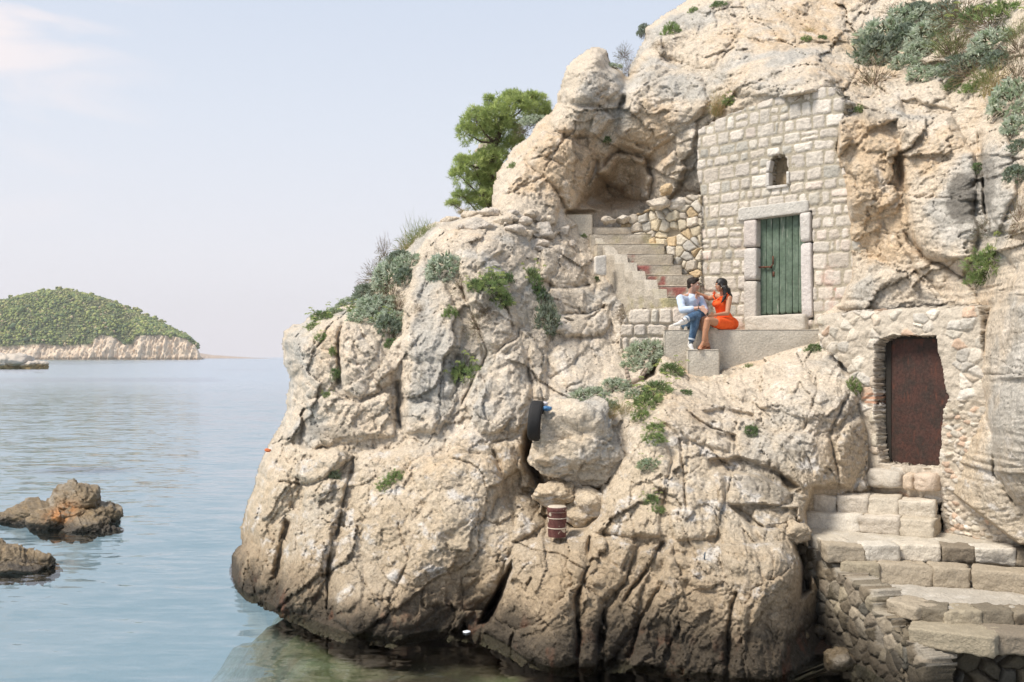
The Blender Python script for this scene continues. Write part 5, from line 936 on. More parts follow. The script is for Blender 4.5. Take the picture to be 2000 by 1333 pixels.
def mk_samphire(seed, c1=(.29, .38, .16), n=110, k=13, fl=9):
    rng = np.random.RandomState(seed); root = empty('samphire_plant', (0, 0, 0)); D_ = dome(n, rng, -.35); Cn = D_*(lump(D_, seed)*rng.uniform(.55, 1, n))[:, None]*np.array([1, 1, .8])
    base = np.repeat(Cn, k, 0)+rng.normal(size=(n*k, 3))*.02; dr = unit(np.repeat(D_, k, 0)*.9+rng.normal(size=(n*k, 3))*.65+np.array([0, 0, .3])); col = np.repeat(vary(c1, n, rng, .35), k, 0)
    col = np.where(rng.random((n*k, 1)) < .12, np.array([[.30, .34, .14]]), col); ps = [leaves(base, dr, rng.uniform(.13, .27, n*k), rng.uniform(.024, .04, n*k), col, .3, rng)]
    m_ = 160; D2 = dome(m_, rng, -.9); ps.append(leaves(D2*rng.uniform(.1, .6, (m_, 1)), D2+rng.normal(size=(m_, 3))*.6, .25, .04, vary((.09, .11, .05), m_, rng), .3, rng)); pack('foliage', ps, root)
    if fl:
        q = []; D3 = dome(fl, rng, .1)
        for i in range(fl):
            q = []; c = D3[i]*rng.uniform(1.0, 1.2); m_ = 34; dd = dome(m_, rng, .0); b = c+dd*np.array([.09, .09, .05])
            q.append(leaves(b, dd, .06, .05, vary((.48, .54, .22), m_, rng, .2), .1, rng)); q.append(leaves(np.repeat(c[None]*.55, 3, 0), np.repeat(c[None], 3, 0), np.linalg.norm(c)*.46, .02, vary((.24, .28, .1), 3, rng), 0, rng))
            pack('flower_head', q, root)
    return root
def mk_grass(seed, c1=(.44, .36, .19), n=260, name='dry_grass'):
    rng = np.random.RandomState(seed); root = empty(name, (0, 0, 0)); D_ = unit(dome(n, rng, .1)*np.array([1, 1, 1])+np.array([0, 0, .5])); b = rng.normal(size=(n, 3))*np.array([.28, .28, .04]); col = vary(c1, n, rng, .3); col = np.where(rng.random((n, 1)) < .25, np.array([[.24, .27, .11]]), col)
    L = rng.uniform(.5, 1.05, n); v1 = leaves(b, D_, L*.6, .022, col, .2, rng); v2 = leaves(b+D_*(L*.52)[:, None], unit(D_+np.array([0, 0, -.45])+rng.normal(size=(n, 3))*.15), L*.55, .016, col, .5, rng); pack('blades', [v1, v2], root)
    return root
def mk_twig(seed, c1=(.20, .15, .10), c2=(.19, .2, .11), n=420):
    rng = np.random.RandomState(seed); root = empty('dry_bush', (0, 0, 0)); D_ = dome(n, rng, -.6); b = D_*rng.uniform(.2, .9, (n, 1)); col = np.where(rng.random((n, 1)) < .6, vary(c1, n, rng), vary(c2, n, rng)); ps = [leaves(b, unit(D_+rng.normal(size=(n, 3))*.5), rng.uniform(.12, .34, n), .02, col, .4, rng)]
    m_ = 60; D2 = dome(m_, rng, -.4); ps.append(leaves(D2*0, D2, rng.uniform(.7, 1.05, m_), .02, vary((.19, .14, .1), m_, rng), .2, rng)); pack('twigs', ps, root)
    return root
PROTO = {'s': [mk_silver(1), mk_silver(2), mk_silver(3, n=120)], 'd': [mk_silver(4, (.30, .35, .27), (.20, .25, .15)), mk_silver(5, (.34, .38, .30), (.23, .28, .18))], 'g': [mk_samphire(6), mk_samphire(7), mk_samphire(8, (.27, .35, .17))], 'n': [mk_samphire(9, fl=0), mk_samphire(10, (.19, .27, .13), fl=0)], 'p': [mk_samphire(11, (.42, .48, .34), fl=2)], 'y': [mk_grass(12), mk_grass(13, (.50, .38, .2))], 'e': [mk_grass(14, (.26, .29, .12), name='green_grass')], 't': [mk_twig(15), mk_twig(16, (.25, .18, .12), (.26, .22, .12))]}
KIND = {'s': 'silver grey leafy shrub', 'd': 'dull grey green shrub', 'g': 'yellow flowered samphire', 'n': 'small dark green samphire', 'p': 'pale bluish samphire tuft', 'y': 'dry golden grass tuft', 'e': 'green and yellow grass tuft', 't': 'brown twiggy dry bush'}
CAT = {'s': 'shrub', 'd': 'shrub', 'g': 'plant', 'n': 'plant', 'p': 'plant', 'y': 'grass', 'e': 'grass', 't': 'bush'}
GRP = {'s': 'silver shrubs on the cliff', 'd': 'grey green shrubs on the cliff', 'g': 'samphire plants on the cliff', 'n': 'small samphire plants on the cliff', 'p': 'pale samphire tufts', 'y': 'dry grass tufts on the cliff', 'e': 'green grass tufts on the cliff', 't': 'dry bushes on the cliff'}
PL = [  # kind, x, y, rx, ry, where
('s',872,528,36,34,'hanging over the bare grey rib of the left rock'),('t',900,562,18,22,'hanging just below the silver shrub on the left rock'),
('n',880,612,14,15,'alone on the grey rib of the left rock'),('t',820,606,9,12,'tiny on the smooth grey rock face'),
('g',955,562,30,22,'in the middle of the upper left rock, left of the deep groove'),('g',980,588,22,18,'right below the largest green clump of the left rock'),('n',990,545,13,16,'at the upper right of the green clump'),
('g',1040,548,19,26,'left of the stacked round rocks'),('d',1062,590,16,22,'in the groove above the long dark shrub'),('d',1068,632,24,40,'long and hanging down the deep groove'),('t',935,640,22,28,'below the green clump on the left rock'),('t',945,610,20,12,'in the dry patch under the green clump'),
('g',908,735,27,28,'low on the middle of the left rock'),('g',752,950,16,12,'left half of the green strip on the lower left rock'),('n',775,932,20,14,'upper right half of the green strip on the lower left rock'),('p',655,932,12,14,'small beside a crack on the lower left rock'),
('g',632,622,22,14,'on top of the left corner rock'),('g',612,640,12,9,'at the left brink of the corner rock'),('p',655,612,16,12,'at the crest of the left corner rock'),('g',628,660,13,9,'below the crest in the brown notch'),('n',655,732,10,16,'in the crack below the left corner rock'),('g',640,773,10,8,'tiny at the foot of the crack on the corner rock'),('n',650,688,7,12,'tiny in the brown notch of the corner rock'),
('s',742,602,34,24,'large at the front of the left slope'),('s',712,622,26,14,'low at the front of the left slope'),('d',760,640,20,22,'above the black crack of the left rock'),('n',765,672,14,14,'just over the top of the black crack'),('g',752,625,16,14,'between the grey shrubs above the crack'),
('s',770,545,34,32,'highest up the left slope'),('s',800,518,22,22,'against the grey rib on the left slope'),('d',722,580,28,22,'middle of the left slope edge'),('t',735,545,26,26,'seed heads against the sky on the left slope'),('t',712,562,14,14,'leaning out to the sea on the left slope'),('t',765,580,30,20,'in the middle of the left slope shrubs'),('s',690,592,20,10,'lowest at the sky edge of the left slope'),('p',670,598,14,8,'beside the lowest silver shrub at the sky edge'),
('e',815,462,26,34,'at the top left of the terrace against the sky'),('y',795,485,24,26,'below the green grass by the terrace top'),('e',838,448,22,20,'beside the first terrace stones'),('d',785,508,22,16,'under the grass at the top left slope'),('y',905,412,14,8,'between the pine tree and the terrace stones'),
('s',1280,652,30,22,'upper part of the mass left of the ledge'),('s',1262,690,34,28,'middle of the mass left of the ledge'),('s',1240,718,26,18,'lower end of the mass left of the ledge'),('g',1275,700,12,12,'yellow tipped among the silver mass left of the ledge'),('n',1230,655,12,9,'at the foot of the rock below the stairs'),('t',1212,620,10,22,'in the corner where the rock meets the stairs'),
('s',1202,756,27,18,'right one of two on the earth above the huge boulder'),('s',1152,776,32,22,'left one of two on the earth above the huge boulder'),('y',1130,797,26,16,'left part of the dry grass on the huge boulder'),('y',1175,805,28,20,'middle of the dry grass on the huge boulder'),('y',1215,800,24,20,'right part of the dry grass on the huge boulder'),('p',1185,790,22,12,'in the dry grass on the huge boulder'),
('g',1285,765,32,22,'upper large one of the green bank right of the boulder'),('g',1262,790,28,22,'lower large one of the green bank right of the boulder'),('s',1240,775,18,16,'at the left end of the green bank'),('g',1252,815,18,16,'bottom of the green bank right of the boulder'),('n',1338,768,14,9,'at the right end of the green bank'),('g',1312,725,24,18,'just below the concrete block step'),('g',1278,838,18,13,'upper half of the tuft under the green bank'),('g',1277,857,22,12,'lower half of the tuft under the green bank'),('p',1270,908,28,14,'on the bare slope right of the huge boulder'),('g',1272,978,16,14,'over the small dark hole in the slope'),('n',1285,996,14,9,'under the tuft at the small dark hole'),
('n',1592,682,19,13,'below the right end of the ledge'),('n',1463,716,9,6,'tiny under the middle of the ledge'),('n',1465,842,15,15,'alone on the slope below the ledge'),('n',1667,757,18,20,'beside the rubble wall left of the rusty door'),('n',1527,636,9,5,'tiny at the foot of the green door'),('s',1590,638,8,10,'tiny at the right end of the threshold'),
('g',1935,515,42,36,'big on the rock right above the rusty door'),('n',1915,545,26,22,'under the big samphire at the right'),('g',1893,650,20,22,'upper part of the one beside the rusty door'),('g',1885,685,20,20,'lower part of the one beside the rusty door'),('g',1885,705,16,10,'lowest of those beside the rusty door'),('n',1912,328,18,13,'over the vertical crack at the right'),('t',1925,450,26,18,'at the foot of the vertical crack at the right'),
('y',1402,200,20,28,'on top of the masonry wall'),('g',1424,200,13,12,'on top of the masonry wall beside dry grass'),('t',1568,186,21,19,'on the upper part of the masonry above the niche'),('n',1680,215,12,10,'tiny under the hanging dark shrub'),
('s',1735,75,42,32,'leftmost of the big shrubs at the upper right'),('d',1712,115,40,36,'hanging beneath the leftmost shrub at the upper right'),('t',1705,165,30,32,'dark dead part hanging above the masonry'),('s',1780,40,34,24,'topmost of the big shrubs at the upper right'),('s',1822,80,38,30,'second of the big shrubs at the upper right'),('s',1800,105,26,20,'below the second big shrub at the upper right'),('s',1812,150,30,18,'small one lowest in the middle of the upper right'),('s',1945,90,38,26,'round one nearest the right edge at the top'),('s',1910,120,24,16,'low left neighbour of the round one at the top right'),('s',1978,205,34,40,'at the right edge below the top corner'),('s',1990,250,26,20,'lower one at the right edge'),('d',1985,345,22,22,'at the right edge beside the vertical crack'),
('t',1880,40,50,30,'dark in the top right corner'),('d',1850,30,30,20,'dark behind the shrubs of the top right corner'),('g',1910,40,32,22,'in the top right corner with bright heads'),('g',1960,30,34,22,'at the very top right corner'),('t',1860,110,36,26,'in the shaded bank at the upper right'),('t',1900,150,40,22,'on the bank under the round shrub'),('n',1865,168,18,14,'left one on the bank under the round shrub'),('n',1900,175,18,13,'right one on the bank under the round shrub'),('e',1870,85,40,30,'green blades between the upper right shrubs'),('t',1985,150,26,30,'between two silver shrubs at the right edge'),('y',1945,160,30,30,'pale stalks below the round shrub at the right'),('e',1990,60,24,24,'at the right border near the top'),('n',1840,140,18,14,'in the bank right of the small silver shrub'),('d',1775,75,26,22,'between the two largest shrubs at the upper right'),('t',1990,430,18,50,'dead stems hanging at the right edge'),
('s',1045,238,24,13,'on the shoulder beside the pine tree'),('t',1022,258,16,18,'with pink seed heads beside the pine tree'),('n',1003,325,10,8,'left edge of the rock under the pine'),('n',1187,274,8,9,'at the top corner of the cave'),('s',1195,130,16,7,'on top of the tall rock tower'),('t',1228,140,18,20,'in the notch between tower and cliff'),('t',1218,110,16,18,'tall thin stalks in the notch against the sky'),('d',1258,62,12,14,'at the sky edge near the top'),('n',1312,62,18,18,'dark green near the sky edge at the top'),('n',1405,10,16,8,'at the top border of the photo'),('t',1290,90,14,8,'small on the sky side slope at the top'),('n',1575,78,12,8,'in the red patch above the masonry'),('n',1605,75,10,7,'right one in the red patch above the masonry'),('y',1580,60,16,9,'in the red patch high on the cliff'),('n',1140,462,7,6,'tiny beside the top stair'),('n',1165,545,5,7,'tiny in the gutter beside the stairs'),('n',1355,22,10,8,'near the top of the cliff by the sky'),('d',1800,25,26,16,'behind the topmost silver shrub'),('t',1755,25,30,12,'dry at the top border'),
('t',1930,55,50,26,'dark between the samphire and the round shrub'),('d',1880,135,30,22,'dark shrub on the bank at the upper right'),('d',1955,125,26,20,'under the round shrub near the right edge'),('e',1930,145,26,20,'on the bank below the round shrub'),('s',1765,130,22,18,'between the hanging shrub and the small one'),('t',1990,100,24,30,'dark at the right border above the edge shrub'),('d',1990,290,20,18,'under the lower shrub at the right edge'),('s',1845,45,26,18,'behind the second big shrub'),('t',1700,80,26,20,'at the left tip of the leftmost big shrub'),
('s',735,600,30,20,'against the upright rock on the left slope'),('t',780,600,16,22,'beside the grey rib on the left slope'),('e',760,520,22,20,'between the shrubs high on the left slope'),('g',700,605,18,10,'in the low grey shrubs of the left slope'),('s',765,625,24,18,'beside the grey rib above the crack'),('d',795,545,18,20,'half way up the grey rib'),('t',750,495,12,26,'tall thin stalks against the sky on the left slope'),
('n',1050,572,16,18,'in the groove under the yellow flowered one'),('g',930,560,18,16,'at the left end of the largest green clump'),('g',965,545,20,14,'at the top of the largest green clump'),
]
used = {}
def copy_tree(o, parent=None):
    c = o.copy(); C.objects.link(c); c.parent = parent
    for ch in list(o.children): copy_tree(ch, c)
    return c
rng = random.Random(77)
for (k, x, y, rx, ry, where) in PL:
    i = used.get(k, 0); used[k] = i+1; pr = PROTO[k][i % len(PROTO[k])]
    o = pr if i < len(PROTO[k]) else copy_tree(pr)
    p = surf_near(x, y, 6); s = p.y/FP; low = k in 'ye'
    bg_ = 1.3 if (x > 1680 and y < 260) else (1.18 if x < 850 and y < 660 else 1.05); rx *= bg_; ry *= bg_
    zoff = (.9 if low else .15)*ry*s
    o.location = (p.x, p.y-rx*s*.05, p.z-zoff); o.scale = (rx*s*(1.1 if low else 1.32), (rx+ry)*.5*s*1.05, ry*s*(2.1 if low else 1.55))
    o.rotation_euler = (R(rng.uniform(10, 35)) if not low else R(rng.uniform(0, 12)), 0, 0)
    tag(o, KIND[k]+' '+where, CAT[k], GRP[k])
# ------------------------------------------------------------------ pine behind the terrace
def pine():
    Yp = 23.5; k = Yp/FP; rng = np.random.RandomState(9); base = at(975, 445, Yp); root = empty('pine_tree', base, label='bushy green pine leaning out behind the rocks above the terrace', cat='tree')
    def loc(x, y, dy=0): return np.array(at(x, y, Yp+dy)-base)
    CL = [(1005,215,48,36,0),(1045,215,36,32,.4),(1062,235,24,24,.6),(965,232,40,34,-.2),(930,235,32,26,-.3),(912,262,22,26,-.2),(950,262,32,28,.3),(985,262,40,34,.2),(1005,290,34,26,.3),(960,312,36,26,-.1),(925,325,36,24,-.2),(900,345,26,24,-.3),(960,345,34,26,0),(935,360,30,20,.1),(945,385,26,20,-.2),(905,385,22,13,-.2),(885,400,16,8,-.3),(930,400,22,14,0),(955,400,20,14,.2),(955,195,10,8,-.2),(1040,190,20,10,.2),(902,312,14,8,-.3),(1000,190,26,12,.1)]
    tr = MB(); pts = [loc(985, 520, .3), loc(975, 445, .3), loc(958, 390, .2), loc(955, 330, .2), loc(968, 280, .2), loc(985, 240, .2)]; rr = [.17, .15, .12, .10, .07, .04]
    for i in range(5): cyl(tr, pts[i], pts[i+1], rr[i], rr[i+1], 10)
    tr.build('trunk', mat('pine_bark', (.13, .095, .07), .9, vari=.35, nscale=10, bump=(20, .02)), root)
    br = MB(); ps = []
    for (x, y, rx, ry, dy) in CL:
        c = loc(x, y, dy); j = int(np.argmin([np.linalg.norm(c-p)+(.5 if p[2] > c[2] else 0) for p in pts])); a = pts[j]; m_ = (a+c)/2+np.array([0, 0, -.08]); cyl(br, a, m_, .03, .022, 6); cyl(br, m_, c, .022, .008, 6)
        for q in range(7): d = unit(rng.normal(size=3)); cyl(br, c, c+d*np.array([rx*k, rx*k, ry*k])*.85, .008, .003, 4, cap=False)
        n = int(rx*ry*.21)+30; D_ = unit(rng.normal(size=(n, 3))); D_[:, 2] = np.where((D_[:, 2] < -.1) & (rng.random(n) < .6), -D_[:, 2], D_[:, 2]); rad = rng.uniform(.55, 1.05, n)*(.82+.3*fbm(D_[:, 0]*2+x, D_[:, 1]*2, D_[:, 2]*2, 2, 3)); Cn = c+D_*rad[:, None]*np.array([rx*k, rx*k*.9, ry*k])*1.12
        kk = 15; b = np.repeat(Cn, kk, 0); dr = unit(np.repeat(D_, kk, 0)*.5+rng.normal(size=(n*kk, 3))*.75+np.array([0, 0, .45])); col = np.repeat(np.where(rng.random((n, 1)) < .55, np.array([[.38, .46, .18]]), np.array([[.55, .62, .25]]))*rng.uniform(.75, 1.2, (n, 1)), kk, 0)
        ps.append(leaves(b, dr, rng.uniform(.06, .13, n*kk), .0095, col, .15, rng))
    br.build('branches', mat('pine_branch', (.15, .11, .085), .9), root)
    pack('crown', ps, root)
pine()
rock_thing('rock_pillar', [(950, 330, 26, 75, 25.5, .5, 5)], 'grey rock pillar half hidden inside the pine tree', 'rock')
# ------------------------------------------------------------------ the couple
def blobs(name, prims, vox, m, parent, smooth=4, col=None, noise=None, fac=.5):
    """one continuous surface grown from tapered limbs and ellipsoids"""
    mb = MB()
    for p in prims:
        if p[0] == 'c':      # capsule a, b, ra, rb
            a, b, ra, rb = np.array(p[1], float), np.array(p[2], float), p[3], p[4]; v, f = ico(3); d = b-a; L = np.linalg.norm(d); dz = d/max(L, 1e-6)
            x = np.cross(dz, [0, 0, 1.]); x = np.array([1., 0, 0]) if np.linalg.norm(x) < 1e-3 else x/np.linalg.norm(x); y = np.cross(dz, x)
            q = v[:, [0]]*x+v[:, [1]]*y+v[:, [2]]*dz; t = (v[:, 2] > 0)[:, None]; w_ = np.where(t, b+q*rb, a+q*ra)
            mb.add(w_, f)
        else:                # ellipsoid centre, radii, rotation (euler)
            v, f = ico(3); w_ = v*np.array(p[2]); 
            if len(p) > 3: w_ = w_@np.array(Matrix.Rotation(p[3][2], 3, 'Z')@Matrix.Rotation(p[3][1], 3, 'Y')@Matrix.Rotation(p[3][0], 3, 'X')).T
            mb.add(w_+np.array(p[1]), f)
    t = mb.build('tmp', m); r = t.modifiers.new('r', 'REMESH'); r.mode = 'VOXEL'; r.voxel_size = vox; r.use_smooth_shade = True
    s_ = t.modifiers.new('s', 'SMOOTH'); s_.factor = fac; s_.iterations = smooth
    dg = bpy.context.evaluated_depsgraph_get(); me = bpy.data.meshes.new_from_object(t.evaluated_get(dg)); bpy.data.objects.remove(t)
    n = len(me.vertices); co = np.empty(n*3, np.float32); me.vertices.foreach_get('co', co); co = co.reshape(-1, 3)
    if noise:
        no = np.empty(n*3, np.float32); me.vertices.foreach_get('normal', no); no = no.reshape(-1, 3)
        A, f1, st_ = noise; h = fbm(co[:, 0]*f1*st_[0], co[:, 1]*f1*st_[1], co[:, 2]*f1*st_[2], 3, 5, .5, True); co = co+no*(h*A)[:, None]; me.vertices.foreach_set('co', co.ravel())
    while len(me.color_attributes): me.color_attributes.remove(me.color_attributes[0])
    if col is not None:
        at_ = me.color_attributes.new('Col', 'FLOAT_COLOR', 'POINT'); c4 = np.ones((n, 4), np.float32); c4[:, :3] = col(co); at_.data.foreach_set('color', c4.ravel())
    me.materials.clear(); me.materials.append(m); me.polygons.foreach_set('use_smooth', np.ones(len(me.polygons), bool)); me.update()
    o = bpy.data.objects.new(name, me); C.objects.link(o)
    if parent: o.parent = parent; o.matrix_parent_inverse = Matrix.Translation(parent.location).inverted()
    return o
def V(x, y, Yd): return np.array(at(x, y, Yd))
def skinmat(name, base):
    m = mat(name, attr=True, rough=.5, vari=.05, nscale=20, spec=.4); m.node_tree.nodes['Principled BSDF'].inputs['Subsurface Weight'].default_value = .08
    m.node_tree.nodes['Principled BSDF'].inputs['Subsurface Radius'].default_value = (.02, .008, .004); return m
def cloth(name, c, c2=None, v=.1, sc=14, b=(60, .002)): return mat(name, c, .85, col2=c2, vari=v, nscale=sc, bump=b, spec=.15)
def hand(wr, tip, side, spread=.075, curl=(0, 0, -.02), s=1.0):
    """palm and five bent fingers from wrist to fingertip; side is the thumb direction"""
    d = unit(tip-wr); up = unit(np.cross(d, side)); side = unit(np.cross(up, d)); L = .18*s; k = wr+d*.09*s; P_ = [('e', wr+d*.055*s, (.045*s, .038*s, .018*s))]
    P_ = [('c', wr, wr+d*.02*s, .024*s, .025*s)]
    for j, (o, l) in enumerate(((.033, .068), (.011, .078), (-.011, .074), (-.031, .058))):
        a = wr+d*.02*s+side*o*.6*s; b = k+side*o*s; P_.append(('c', a, b, .014*s, .0125*s)); cu = np.array(curl); m_ = b+(d+side*o*2.2)*l*.5*s+cu*.35; P_.append(('c', b, m_, .0105*s, .0095*s)); e = m_+(d*.7+side*o*1.5)*l*.55*s+cu*1.1; P_.append(('c', m_, e, .0095*s, .0075*s))
    t0 = wr+d*.02*s+side*.022*s; t1 = t0+(side*.8+d*.55)*.042*s; t2 = t1+(d*.95+side*.25)*.035*s+np.array(curl)*.4; P_ += [('c', t0, t1, .014*s, .0125*s), ('c', t1, t2, .0115*s, .0085*s)]
    return P_
def head_prims(c, f, s=1.0, jaw=.052, male=True):
    """f is the facing direction; eyes at half the height, nose, lips, chin, ears"""
    f = unit(np.array(f, float)); r = unit(np.cross(f, [0, 0, 1.])); u = np.cross(r, f); az = math.atan2(f[1], f[0]); tl = math.asin(max(-1, min(1, -f[2])))
    P_ = [('e', c+u*.025*s-f*.012*s, (.098*s, .076*s, .088*s), (0, tl, az)), ('e', c-u*.03*s+f*.022*s, (.068*s, .058*s, .075*s), (0, tl, az)), ('e', c-u*.088*s+f*.052*s, (.030*s, .03*s, .024*s), (0, tl, az)),
          ('c', c-u*.06*s-f*.03*s, c-u*.085*s+f*.04*s, .045*s, .033*s),
          ('c', c+u*.012*s+f*.084*s, c-u*.022*s+f*.108*s, .008*s, .0125*s), ('c', c-u*.026*s+f*.1*s, c-u*.03*s+f*.088*s, .013*s, .014*s),
          ('c', c-u*.047*s+f*.088*s+r*.014*s, c-u*.047*s+f*.088*s-r*.014*s, .0085*s, .0085*s), ('c', c-u*.060*s+f*.085*s+r*.012*s, c-u*.060*s+f*.085*s-r*.012*s, .009*s, .009*s),
          ('c', c+u*.024*s+f*.080*s+r*.03*s, c+u*.026*s+f*.083*s-r*.03*s, .012*s, .012*s)]
    for q in (1, -1): P_ += [('e', c-u*.0*s-f*.012*s+r*q*.076*s, (.018*s, .009*s, .031*s), (0, tl, az)), ('e', c-u*.02*s+f*.058*s+r*q*.034*s, (.026*s, .024*s, .026*s), (0, tl, az))]
    return P_, f, r, u
def features(par, c, f, r, u, s=1.0, brow=(.03, .02, .015), lip=(.38, .13, .11), sides=(1, -1)):
    dk = mat('eye_dark', (.02, .014, .012), .3); wh = mat('eye_white', (.7, .68, .66), .3); bm_ = mat('eyebrow', brow, .9); lm = mat('lips', lip, .45)
    for q in sides:
        e = c+u*.004*s+f*.078*s+r*q*.031*s; mb = MB(); v, fc = ico(2); mb.add(v*.0115*s+e, fc); ey = mb.build('eye', wh, par, world=True)
        mb = MB(); mb.add(v*.0065*s+e+f*.0065*s, fc); mb.build('iris', dk, ey, world=False)
        mb = MB(); cyl(mb, e+u*.012*s+f*.008*s-r*.011*s*q, e+u*.011*s+f*.008*s+r*.013*s*q, .0028*s, n=6); mb.build('eyelash', dk, ey)
        mb = MB(); cyl(mb, e+u*.023*s+f*.012*s-r*.016*s*q, e+u*.021*s+f*.004*s+r*.019*s*q, .0045*s, n=6); mb.build('eyebrow', bm_, par, world=True)
    mb = MB(); 
    for dz, rr in ((-.0475, .0072), (-.0592, .0082)): a = c+u*dz*s+f*.0935*s; cyl(mb, a-r*.017*s-f*.006*s, a, rr*.6*s, rr*s, 8); cyl(mb, a, a+r*.017*s-f*.006*s, rr*s, rr*.6*s, 8)
    mb.build('lips', lm, par, world=True)
# ---------------- the man
ctr = V(1341, 645, 17.2); man = empty('person', ctr, label='man in pale blue shirt and rolled jeans sitting with an ankle over his knee', cat='person', group='couple sitting on the ledge')
HM = V(1354.5, 556.5, 17.16); fM = (.93, -.36, -.10)
hp, f_, r_, u_ = head_prims(HM, fM)
pel = V(1341, 633, 17.3); wai = V(1341, 614, 17.3); che = V(1348, 592, 17.24); nb = V(1349.5, 577, 17.23)
shR = V(1328.5, 583.5, 17.08); shL = V(1368, 586, 17.36); elR = V(1333, 606, 16.93); wrR = V(1366.5, 601.5, 16.80); haR = V(1379, 608, 16.72)
elL = V(1377, 606, 17.22); wrL = V(1373.5, 614.5, 17.0); haL = V(1379, 621, 16.92)
hR = V(1338, 633, 17.18); kR = V(1369, 612.5, 16.93); anR = V(1334.5, 626.5, 16.62); toR = V(1313.5, 629.5, 16.60)
hL = V(1348, 634.5, 17.3); kL = V(1360, 619.5, 16.84); anL = V(1349, 672.5, 16.86); toL = V(1355.5, 680.5, 16.68)
skM = skinmat('man_skin', None); SKM = np.array((.56, .335, .245))
def colM(co):
    c = np.zeros((len(co), 3))+SKM; d = co-HM; bx = d@f_; bz = d@u_; beard = sstep(-.025, -.05, bz)*sstep(-.02, .0, bx)*(np.linalg.norm(d, axis=1) < .16); c = mixc(c, (.30, .19, .145), beard*.55); return mixc(c, (.56, .26, .19), np.exp(-((bx-.06)**2+(bz+.02)**2)/.0006)*.4)
side = np.array((.15, -.25, 1.0))
body = hp+[('c', nb-np.array([0,0,.03]), HM-u_*.06-f_*.02, .058, .055), ('c', che, wai, .12, .11), ('c', wai, pel, .12, .12), ('c', nb, shR, .05, .05), ('c', nb, shL, .05, .05), ('c', shR, elR, .046, .036), ('c', elR, wrR, .040, .026), ('c', shL, elL, .046, .036), ('c', elL, wrL, .038, .026), ('c', hR, kR, .07, .05), ('c', kR, anR, .045, .034), ('c', hL, kL, .07, .05), ('c', kL, anL, .045, .034)]
body += hand(wrR, haR, side, curl=(0, 0, -.018))+hand(wrL, haL, side, curl=(0, 0, -.015))
bo = blobs('body', body, .0065, skM, man, 3, colM); features(man, HM, f_, r_, u_, 1.0, (.025, .017, .012), (.44, .19, .16))
sh = cloth('pale_blue_shirt', (.50, .59, .73), (.56, .64, .76), .06)
P_ = [('c', che+np.array([.0, 0, .035]), wai, .145, .135), ('c', wai, pel+np.array([-.01, -.02, .0]), .137, .15), ('c', che+np.array([0, 0, .06]), shR+np.array([.02, .02, -.012]), .085, .068), ('c', che+np.array([0, 0, .06]), shL+np.array([-.02, 0, -.012]), .085, .068), ('c', shR, (shR+elR)/2, .068, .064), ('c', (shR+elR)/2, elR, .064, .058), ('c', elR, elR*.45+wrR*.55, .058, .047), ('c', shL, elL, .068, .056), ('c', elL, elL*.5+wrL*.5, .056, .046), ('c', nb+np.array([0, 0, -.045]), nb+np.array([-.012, 0, -.008]), .085, .066), ('c', pel+np.array([-.06, -.05, .02]), pel+np.array([-.05, -.07, -.05]), .08, .06)]
blobs('shirt', P_, .009, sh, man, 5, noise=(.007, 6.5, (1, 1, 1.6)))
# collar, placket, cuff, chest gap
mb = MB(); cf = unit(np.array([.62, -.78, 0])); cs = np.array([.78, .62, 0]); 
o_ = nb+cf*.055+np.array([0, 0, -.005])
for q in (1, -1):
    a = nb+cs*q*.055+np.array([0, 0, .028])-cf*.02; b = o_+cs*q*.02+cf*.03+np.array([0, 0, -.07]); c_ = o_+cs*q*.058+cf*.015+np.array([0, 0, -.045])
    for h in (0, 1): mb.add([a+cf*.004*h, b+cf*.004*h, c_+cf*.004*h, a-cf*.03+cs*q*.012+cf*.004*h], [(0, 1, 2, 3)])
mb.build('collar', cloth('shirt_collar', (.55, .63, .76)), man, world=True)
mb = MB(); v, f = ico(2); mb.add(v*np.array([.03, .012, .07])@np.array(Matrix.Rotation(math.atan2(cf[1], cf[0])+math.pi/2, 3, 'Z')).T+che+cf*.135+np.array([.0, 0, .09]), f); mb.build('open_neckline', mat('neck_skin', tuple(SKM), .55, vari=.05), man, world=True)
mb = MB()
for t in (.05, .12, .19, .26): p = che*(1-t*2.2)+wai*t*2.2+cf*.152; cyl(mb, p, p+cf*.006, .0055, n=8)
bt = mb.build('shirt_buttons', mat('button', (.75, .73, .7), .4), man, world=True)
mb = MB(); c_ = elR*.47+wrR*.53; dd = unit(wrR-elR); cyl(mb, c_-dd*.028, c_+dd*.022, .0495, .0485, 20); mb.build('shirt_cuff', sh, man, world=True)
mb = MB(); c_ = wrR-dd*.012; cyl(mb, c_-dd*.007, c_+dd*.007, .0275, .0275, 18); mb.build('bracelet', mat('bracelet', (.06, .02, .02), .6), man, world=True)
jn = cloth('blue_jeans', (.055, .105, .185), (.13, .21, .31), .2, 5)
sk_ = anR*.80+kR*.20; cl_ = anL*.82+kL*.18
P_ = [('e', pel+np.array([0, 0, -.03]), (.16, .14, .1)), ('c', pel+np.array([-.06, -.02, -.045]), hR, .09, .1), ('c', hR, kR, .098, .077), ('c', kR, (kR+anR)/2, .077, .068), ('c', (kR+anR)/2, sk_, .068, .055), ('c', hL, kL, .1, .078), ('c', kL, (kL+anL)/2, .075, .062), ('c', (kL+anL)/2, cl_, .062, .054)]
blobs('jeans', P_, .009, jn, man, 4, noise=(.006, 8, (1, 1, 1.5)))
cu_m = cloth('jeans_cuff', (.50, .56, .62))
